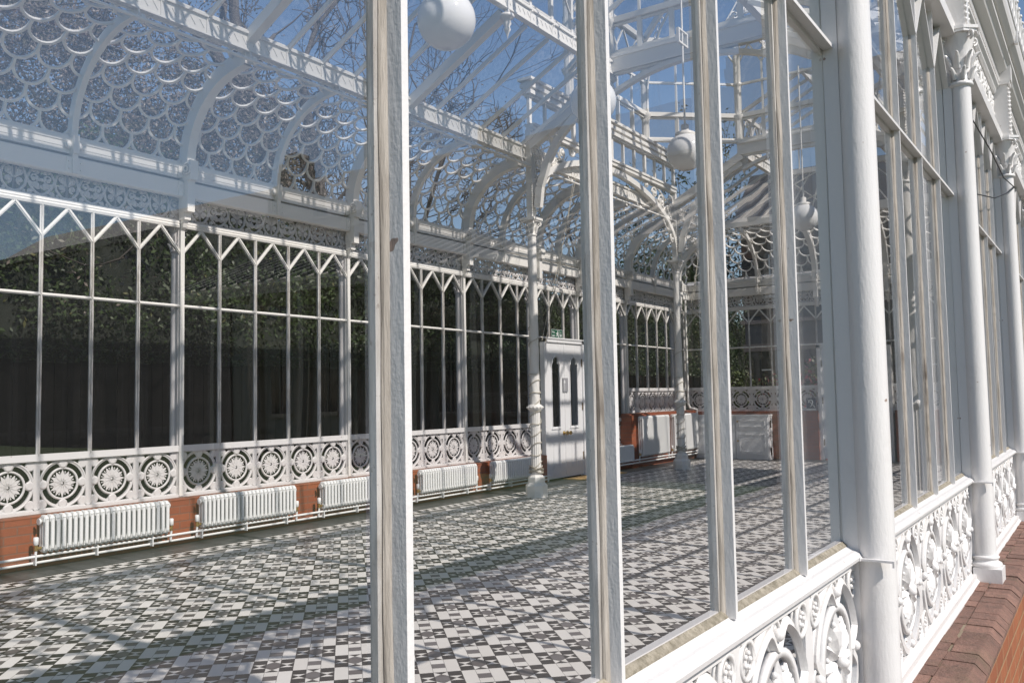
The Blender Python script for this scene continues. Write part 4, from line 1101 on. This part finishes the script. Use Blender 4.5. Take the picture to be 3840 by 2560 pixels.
for poly in ([(.25, -.02), (.27, -.02), (.27, .10), (.25, .10)], [(.19, -.02), (.33, -.02), (.26, -.11)],
             [(-.02, .04), (.05, .06), (.06, .0), (.0, -.02)], [(.0, -.02), (.06, .0), (.11, -.10), (.08, -.11)], [(.0, -.02), (.03, -.01), (-.03, -.08), (-.08, -.08), (-.08, -.06), (-.04, -.06)],
             [(.05, .06), (.10, .01), (.085, -.0), (.04, .035)], [(-.02, .04), (.0, .02), (-.06, -.01), (-.07, .01)], [(.12, -.12), (.14, -.12), (.14, .13), (.12, .13)]):
    b.poly([(p, y, q) for p, q in poly])
b.lathe([(.024, 0), (.024, .003)], (.04, .09), 10, 'y', -.004); obj('pictogram', b, M['swhite'], sg)
text_mesh('Fire\nexit', .12, -.235, 0, lambda x, y, z: (x, y - .004, z), M['swhite'], sg)
hs = thing('hearing_loop_sign', 'small dark sign with white ear symbol and letter T on the far brick pier', 'sign', (XE - .30, 10.76, 2.40))
b = MB(); b.box(0, .02, -.2, .2, -.26, .26); obj('sign_plate', b, M['sblue'], hs)
b = MB(); b.add([(-.003, -.2, -.26), (-.003, .2, -.26), (-.003, .2, -.19), (-.003, -.2, -.19)], [(0, 1, 2, 3)])
b.tube([(-.006, .09 * cos(a) + .02, .08 + .10 * sin(a)) for a in [i * .35 - .3 for i in range(11)]] + [(-.006, -.02, -.02), (-.006, .0, -.09), (-.006, .05, -.10)], .018, 5)
b.tube([(-.006, -.16, -.14), (-.006, .16, .22)], .014, 5); obj('pictogram', b, M['swhite'], hs)
text_mesh('T', .10, .12, -.12, lambda x, y, z: (-.006 + y, -x, z), M['swhite'], hs)
# cabinets along the end wall
def cabinet(y0, y1, label, side=False):
    t = thing('cabinet', label, 'cabinet', (XE - .75, (y0 + y1) / 2, 0), 0, 'white cabinets along the end wall'); h = (y1 - y0) / 2
    b = MB(); b.box(0, .48, -h, h, .0, 1.90); b.box(-.03, .49, -h - .02, h + .02, 1.90, 1.97); b.box(-.015, .0, -h, h, 0, .14); obj('carcass', b, M['door'], t)
    n = max(1, round((y1 - y0) / 1.2))
    for i in range(n):
        a, c = -h + (y1 - y0) * i / n + .04, -h + (y1 - y0) * (i + 1) / n - .04
        for z0, z1 in ((.20, 1.22), (1.30, 1.84)):
            d = MB(); d.box(-.035, 0, a, c, z0, z1); q = .13
            for ya, yb_, za, zb in ((a + q, c - q, z0 + q, z0 + q + .02), (a + q, c - q, z1 - q - .02, z1 - q), (a + q, a + q + .02, z0 + q, z1 - q), (c - q - .02, c - q, z0 + q, z1 - q)): d.box(-.048, -.035, ya, yb_, za, zb)
            dd = obj('cabinet_door', d, M['door'], t)
            k = MB(); k.lathe([(.02, -.035), (.02, -.06), (.04, -.075), (.03, -.095)], (c - .07, (z0 + z1) / 2 + .1), 10, 'x', 0); obj('knob', k, M['brass'], dd)
    if side:
        b = MB()
        for z in (.35, 1.55): b.box(.14, .34, -h - .012, -h - .001, z - .16, z + .16)
        obj('vent_hole', b, M['darkwin'], t)
    return t
cabinet(12.5, 14.0, 'white panelled cabinet with two square vents in its side, right of the far corner', True)
cabinet(14.02, 15.9, 'white panelled cabinet in the far corner beside the tall radiators')
# twine and light strings wound round the twisted columns
for (x, y, lab) in ((CX0, CY1, 'pale twine and wire wound round the first twisted column'), (CX1, CY1, 'pale twine and wire wound round the second twisted column')):
    t = MB(); r_ = random.Random(int(x)); pts = []
    for i in range(160):
        z = .75 + i * 4.2 / 160 * (1 if i < 120 else .9); pts.append((x + .175 * cos(i * .55 + .3 * sin(i * .3)), y + .175 * sin(i * .55 + .3 * sin(i * .3)), z + .05 * sin(i * .9)))
    pts2 = [p for p in pts if p[2] < 3.6]
    t.tube(pts2, .013, 4)
    for k in range(3): t.tube([(x + (.19 + .03 * sin(i)) * cos(i * .6 + k), y + (.19 + .03 * sin(i)) * sin(i * .6 + k), .72 + k * .07 + .04 * sin(i * 1.3)) for i in range(22)], .014, 4)
    t.tube([(x + .30, y - .1, 4.6), (x + .9, y - .15, 6.2), (x + 1.6, y - .2, 8.0), (x + 2.4, y - .2, 10.0)], .010, 4); t.tube([(x + .28, y - .2, 4.4), (x + 1.2, y - .25, 7.0), (x + 2.2, y - .25, 10.0)], .008, 4)
    t.tube([(x + .16 * cos(a * .4), y + .16 * sin(a * .4), 4.3 + a * .03) for a in range(24)], .011, 4)
    tag(obj('twine', t, M['twine']), lab, 'twine', 'twine wound on the columns')
# black cable looped from the third outer column to the glazing
cbl = MB(IDT); cbl = MB()
xa, ya = 4.0, YF + yc - .10
pts = [(xa + .02, ya, 6.02), (xa - 1.0, ya + .06, 5.98), (xa - 2.2, ya + .10, 6.12), (xa - 3.3, YF - .02, 6.3)]
cbl.tube(pts, .008, 5); cbl.tube([(xa + .02, ya, 6.02), (xa - .8, ya + .05, 5.78), (xa - 2.0, ya + .1, 5.5), (xa - 3.2, YF - .02, 5.35)], .008, 5)
for dx in (-3.35, -3.25): cbl.tube([(xa + dx, YF - .02, 6.6), (xa + dx, YF - .02, 4.6)], .014, 5)
for k in range(7): cbl.tube([(xa - 3.35, YF - .02, 4.7 + k * .3), (xa - 3.25, YF - .02, 4.8 + k * .3)], .01, 4)
tag(obj('cable', cbl, M['cable']), 'thin black cable looped between the outer columns at the right edge', 'cable')

# ------------------------------------------------------------------ outside: ground, fence, hedge, trees, museum
gd = MB(); gd.box(-600, 600, -600, 600, -1.2, -.9); struct(obj('ground', gd, M['grass']))
pv = MB(); pv.box(-60, 90, -9, .2, -.9, -.89); struct(obj('path', pv, M['paving']))
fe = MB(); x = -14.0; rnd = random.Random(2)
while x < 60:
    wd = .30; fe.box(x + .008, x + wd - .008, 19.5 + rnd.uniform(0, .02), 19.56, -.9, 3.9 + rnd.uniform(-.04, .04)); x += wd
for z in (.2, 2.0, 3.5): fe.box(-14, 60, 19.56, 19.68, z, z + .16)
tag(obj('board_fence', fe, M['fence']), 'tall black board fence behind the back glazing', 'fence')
def leaves(mb, pts, smin, smax, rnd, flat=.0):
    for p in pts:
        s_ = rnd.uniform(smin, smax); a = Vector((rnd.gauss(0, 1), rnd.gauss(0, 1), rnd.gauss(0, 1))).normalized(); b = a.orthogonal().normalized() if flat == 0 else a.cross(Vector((0, 0, 1))).normalized()
        b = Matrix.Rotation(rnd.uniform(0, 6.28), 3, a) @ b; c = a.cross(b); p = Vector(p); mb.rnd = rnd.random() * .999 + .001
        mb.add([tuple(p - b * s_), tuple(p + c * s_ * .45), tuple(p + b * s_), tuple(p - c * s_ * .45)], [(0, 1, 2, 3)])
hg = thing('hedge', 'long dark green clipped hedge rising above the black fence', 'hedge', (22, 21, -.9))
hm = MB(); rnd = random.Random(4); pts = []
def hb(x, z): return .35 * sin(x * 1.7 + z * .9) + .28 * sin(x * .63 - z * 1.8) + .2 * sin(x * 3.1 + z * 2.6)
def ht(x): return 8.9 - .9 / (1 + 2.718 ** (-(x - 9))) + .5 * sin(x * .45 + 1) + .3 * sin(x * 1.3) + .2 * sin(x * 2.9)
while len(pts) < 95000:
    u = rnd.random(); x = -14 + 74 * u ** 1.35
    if rnd.random() < .86:
        z = rnd.uniform(2.6, ht(x)); d = abs(rnd.gauss(0, .22)); pts.append((x - 22, 20.6 - 21 + .55 * hb(x, z) + d, z + .9))
    else: pts.append((x - 22, 20.6 - 21 + rnd.uniform(0, 2.2), ht(x) + rnd.gauss(0, .18) + .9))
leaves(hm, pts, .05, .105, rnd); obj('foliage', hm, M['hedge'], hg)
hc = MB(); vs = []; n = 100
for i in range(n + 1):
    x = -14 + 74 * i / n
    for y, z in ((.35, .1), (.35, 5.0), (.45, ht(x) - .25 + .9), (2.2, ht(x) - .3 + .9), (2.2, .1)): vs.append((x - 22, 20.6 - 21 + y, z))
hc.add(vs, [(i * 5 + k, i * 5 + k + 1, i * 5 + k + 6, i * 5 + k + 5) for i in range(n) for k in range(4)]); obj('dark_core', hc, M['hedgecore'], hg)  # solid shell behind the leaves, inner shade put into its colour

def tree(loc, h, r0, lean, seed, label, depth=6, first=.35, spread=.62, twig=.018, foliage_=None, nleaf=0, lsize=(.05, .1), ratio=.76, sp0=.6, nb0=4, clump=None):
    rnd = random.Random(seed); t = thing('tree', label, 'tree', loc, 0, 'trees beyond the hedge'); tr = MB(); tips = []; cr = MB()
    def grow(p, d, L, r, lev):
        n = 4 if lev < 2 else 3; pts = [p]; q = p.copy(); dd = d.copy(); rr_ = [r]
        for i in range(n):
            dd = (dd + Vector((rnd.gauss(0, 1), rnd.gauss(0, 1), rnd.gauss(0, .6))) * (.08 + .030 * lev)).normalized()
            if lev > 2: dd = (dd + Vector((0, 0, .05))).normalized()
            q = q + dd * (L / n); pts.append(q.copy()); rr_.append(max(twig * .6, r * (1 - .42 * (i + 1) / n)))
        (tr if lev <= 2 else cr).tube([tuple(v) for v in pts], r, 8 if lev == 0 else (5 if lev < 3 else 3), False, rr_)
        if lev >= depth: tips.append(q); return
        nb = 3 if lev < 3 else (3 if rnd.random() < .55 else 2)
        if lev == 0: nb = nb0
        for k in range(nb):
            j = rnd.randint(1 if lev else 2, n) if k else n
            base = pts[j]; ax = dd.orthogonal().normalized(); ax = Matrix.Rotation(rnd.uniform(0, 6.28), 3, dd) @ ax
            nd = Matrix.Rotation(rnd.uniform(.35, 1.0) * spread * (1.1 if k else .5) * (sp0 if lev == 0 else 1), 3, ax) @ dd
            grow(base, nd.normalized(), L * ratio * rnd.uniform(.75, 1.1), max(twig, rr_[j] * rnd.uniform(.58, .78)), lev + 1)
        if lev > 2: tips.extend(pts[1:])
    grow(Vector((0, 0, 0)), Vector(lean).normalized(), h * first, r0, 0)
    obj('trunk', tr, M['bark'], t); obj('crown', cr, M['bark'], t)
    if foliage_:
        lf = MB(); pts = []; cl = []
        if clump:
            c_, rd, m_ = clump
            while len(cl) < m_:
                v = Vector((rnd.uniform(-1, 1), rnd.uniform(-1, 1), rnd.uniform(-1, 1)))
                if v.length < 1: cl.append(Vector((c_[0] + v.x * rd[0], c_[1] + v.y * rd[1], c_[2] + v.z * rd[2])))
        while len(pts) < nleaf:
            q = rnd.choice(cl) if cl and rnd.random() < .8 else rnd.choice(tips); g_ = .42 if cl else .3; pts.append((q.x + rnd.gauss(0, g_), q.y + rnd.gauss(0, g_), q.z + rnd.gauss(0, g_)))
        leaves(lf, pts, lsize[0], lsize[1], rnd); obj('foliage', lf, M[foliage_], t)
    return t
tree((25.4, 34, -.9), 34, .95, (-.20, 0, 1), 12, 'large bare tree with a thick leaning trunk behind the left part of the glazed cove', 7, .56, .8, .030, ratio=.62, sp0=.35, nb0=3)
tree((5.5, 28, -.9), 23, .34, (-.02, .02, 1), 5, 'pale blossoming tree behind the fish scale glazing at upper left', 6, .36, 1.15, .024, 'blossom', 95000, (.045, .088), .74, clump=((0, 0, 13.2), (9.5, 3, 4.3), 420))
tree((16, 31, -.9), 24, .34, (.05, 0, 1), 23, 'slim bare tree between the blossoming tree and the thick leaning trunk', 7, .36, 1.1, .024, 'blossom', 2500, (.045, .085), .74)
tree((40, 31, -.9), 25, .45, (-.1, 0, 1), 31, 'bare tree with fine twigs behind the first twisted column', 6, .34, 1.15, .020, ratio=.74)
tree((30, 36, -.9), 32, .55, (.04, 0, 1), 37, 'bare spreading tree behind the roof glazing left of the arch', 6, .36, 1.15, .020, ratio=.74)
for x, y, h_, sd_, lab in ((44, 25.5, 14.5, 51, 'dark evergreen tree rising behind the hedge between the two twisted columns'), (53, 26, 17, 52, 'dark evergreen tree rising behind the hedge beyond the second twisted column'), (62, 23, 15.5, 53, 'dark evergreen tree at the far end of the hedge')):
    tree((x, y, -.9), h_, .3, (0, 0, 1), sd_, lab, 4, .55, 1.0, .03, 'hedge', 12000, (.10, .20), .7, clump=((0, 0, h_ * .62), (4.6, 2.2, h_ * .36), 220))
bh = thing('brick_house', 'grey brown brick house beyond the shrubs outside the end wall', 'building', (52, 12, -.9))
b = MB(); b.box(-4, 4, -12, 9, 0, 15.5); obj('wall', b, M['greybrick'], bh); b = MB(); b.prism([(-4.5, 15.5), (4.5, 15.5), (0, 20)], lambda a, c: (a, -12.5, c), lambda a, c: (a, 9.5, c)); obj('roof', b, M['slate'], bh)
for y in (-8, -2.5, 3, 7):
    for z in (4, 10.5):
        b = MB(); b.box(-4.06, -3.9, y - .8, y + .8, z, z + 2.8); f = obj('window', b, M['darkwin'], bh)
        b = MB(); b.box(-4.12, -4.061, y - .06, y + .06, z, z + 2.8); b.box(-4.13, -4.07, y - .8, y + .8, z + 1.35, z + 1.45); b.box(-4.25, -4.0, y - 1, y + 1, z - .2, z); obj('window_frame', b, M['inner'], f)
# red and green shrubs, pergola beyond the end wall
def shrub(loc, rx, rz_, seed, mat, n, label, cat='shrub'):
    rnd = random.Random(seed); t = thing('shrub', label, cat, loc, 0, 'shrubs beyond the end wall'); lf = MB(); st = MB(); pts = []
    for k in range(14):
        a, b = rnd.uniform(0, 6.28), rnd.uniform(.2, 1); e = (rx * b * cos(a) * .8, rx * b * sin(a) * .8, rz_ * rnd.uniform(.6, 1)); st.tube([(0, 0, 0), (e[0] * .4, e[1] * .4, e[2] * .5), e], .05, 4, False, [.07, .05, .02])
    while len(pts) < n:
        p = Vector((rnd.uniform(-1, 1), rnd.uniform(-1, 1), rnd.uniform(-1, 1)))
        if .45 < p.length < 1 + .15 * sin(p.x * 7 + p.y * 5): pts.append((p.x * rx, p.y * rx, rz_ * .52 + p.z * rz_ * .5))
    leaves(lf, pts, .07, .15, rnd); obj('stem', st, M['bark'], t); obj('foliage', lf, M[mat], t)
shrub((31.5, 11.2, -.9), 1.6, 5.4, 1, 'redleaf', 3500, 'red leaved shrub outside the end wall, near the end door')
shrub((31.5, 13.2, -.9), 1.5, 4.9, 2, 'redleaf', 3000, 'red and green shrub outside the end wall, behind the vented cabinet')
shrub((31.0, 15.6, -.9), 1.5, 5.0, 3, 'olive', 2600, 'plain green shrub outside the end wall at the far corner')
pg = thing('pergola', 'pale stone pergola on slim columns outside the end wall', 'pergola', (36, 13.5, -.9))
for y in (-1.6, -.6, 1.6, 2.6):
    c = MB(); c.lathe([(.28, 0), (.28, .3), (.2, .4), (.17, 5.6), (.24, 5.7), (.30, 6.0), (.30, 6.1)], (0, y), 12); obj('column', c, M['pink'], pg)
c = MB(); c.box(-.35, .35, -2.2, 3.2, 6.1, 6.5); c.box(-.3, .3, -2.1, 3.1, 6.5, 7.6); c.box(-.45, .45, -2.3, 3.3, 7.6, 7.8); obj('lintel', c, M['pink'], pg)
# museum wing seen in the reflections of the near panes
mu = thing('museum', 'tan stone museum wing with dark slate roof, reflected in the near panes', 'building', (40, -30, -.9))
MX, MTop = 33.6, 16.4
b = MB(lambda x, y, z: (x - 40, y + 30, z + .9)); b.box(MX, MX + 22, -55, -4, -.9, MTop - 1.6)
b.box(MX - .5, MX + 22, -55, -3.6, MTop - 1.6, MTop - 1.2); b.box(MX - .9, MX + 22, -55, -3.2, MTop - 1.2, MTop - .7); b.box(MX - .3, MX + 22, -55, -3.7, MTop - .7, MTop - .2); b.box(MX - .5, MX + 22, -55, -3.5, MTop - .2, MTop)
y = -4.5
while y > -54: b.box(MX - .35, MX, y - .9, y, -.9, MTop - 1.6); y -= 5.2
for yc_ in (-12, -30, -48):
    for k, (w_, z) in enumerate(((5, MTop), (4.6, MTop + 1), (3.6, MTop + 2), (2.6, MTop + 3), (2.4, MTop + 3.6), (1.2, MTop + 4.2))): b.box(MX - .3 - k * .004, MX + 1.2, yc_ - w_ / 2, yc_ + w_ / 2, z, z + 1.0)
obj('wall', b, M['stone'], mu)
b = MB(lambda x, y, z: (x - 40, y + 30, z + .9)); b.box(MX - .2, MX + 22, -105, -55, -.9, MTop + .9); b.box(MX - .6, MX + 22, -105, -54.8, MTop + .9, MTop + 1.5)
obj('dark_far_wing', b, M['greybrick'], mu)  # far wing given a dark wall so the left panes reflect little light
v = MB(lambda x, y, z: (x - 40, y + 30, z + .9))
v.prism([(24.5, 10.0), (24.5, 10.25), (33.5, 14.05), (33.5, 10.0)], lambda a, c: (a, -50, c), lambda a, c: (a, -8, c))
y = -49.6
vr = obj('verandah_roof', v, M['stoneroof'], mu)
v = MB(lambda x, y, z: (x - 40, y + 30, z + .9))
while y < -8: v.bar((24.4, y, 10.28), (33.5, y, 14.1), .22, .2); y += 1.15
obj('roof_rib', v, M['lead'], vr)
v = MB(lambda x, y, z: (x - 40, y + 30, z + .9)); v.box(24.3, 24.8, -50, -8, 9.4, 10.0); y = -49.5
while y < -8: v.box(24.4, 24.8, y - .2, y + .2, -.9, 9.4); y += 4.1
obj('verandah_post', v, M['stone'], vr)
y = -6.9
while y > -50:
    f = MB(lambda x, y_, z: (x - 40, y_ + 30, z + .9))
    for z0, z1 in ((2.0, 7.0), (9.0, 14.0)): f.box(MX - .02, MX + .1, y - 2.0, y, z0, z1)
    ww = obj('window', f, M['darkwin'], mu)
    f = MB(lambda x, y_, z: (x - 40, y_ + 30, z + .9))
    for z0, z1 in ((2.0, 7.0), (9.0, 14.0)):
        f.box(MX - .10, MX - .021, y - 1.06, y - .94, z0, z1); f.box(MX - .25, MX - .021, y - 2.3, y + .3, z0 - .3, z0); f.box(MX - .25, MX - .021, y - 2.3, y + .3, z1, z1 + .35)
    obj('window_frame', f, M['stone'], ww); y -= 5.2
r = MB(lambda x, y, z: (x - 40, y + 30, z + .9)); r.prism([(MX + .5, MTop - .2), (MX + 22, MTop - .2), (MX + 11, MTop + 7)], lambda a, c: (a, -104, c), lambda a, c: (a, -4.5, c)); obj('roof', r, M['slate'], mu)
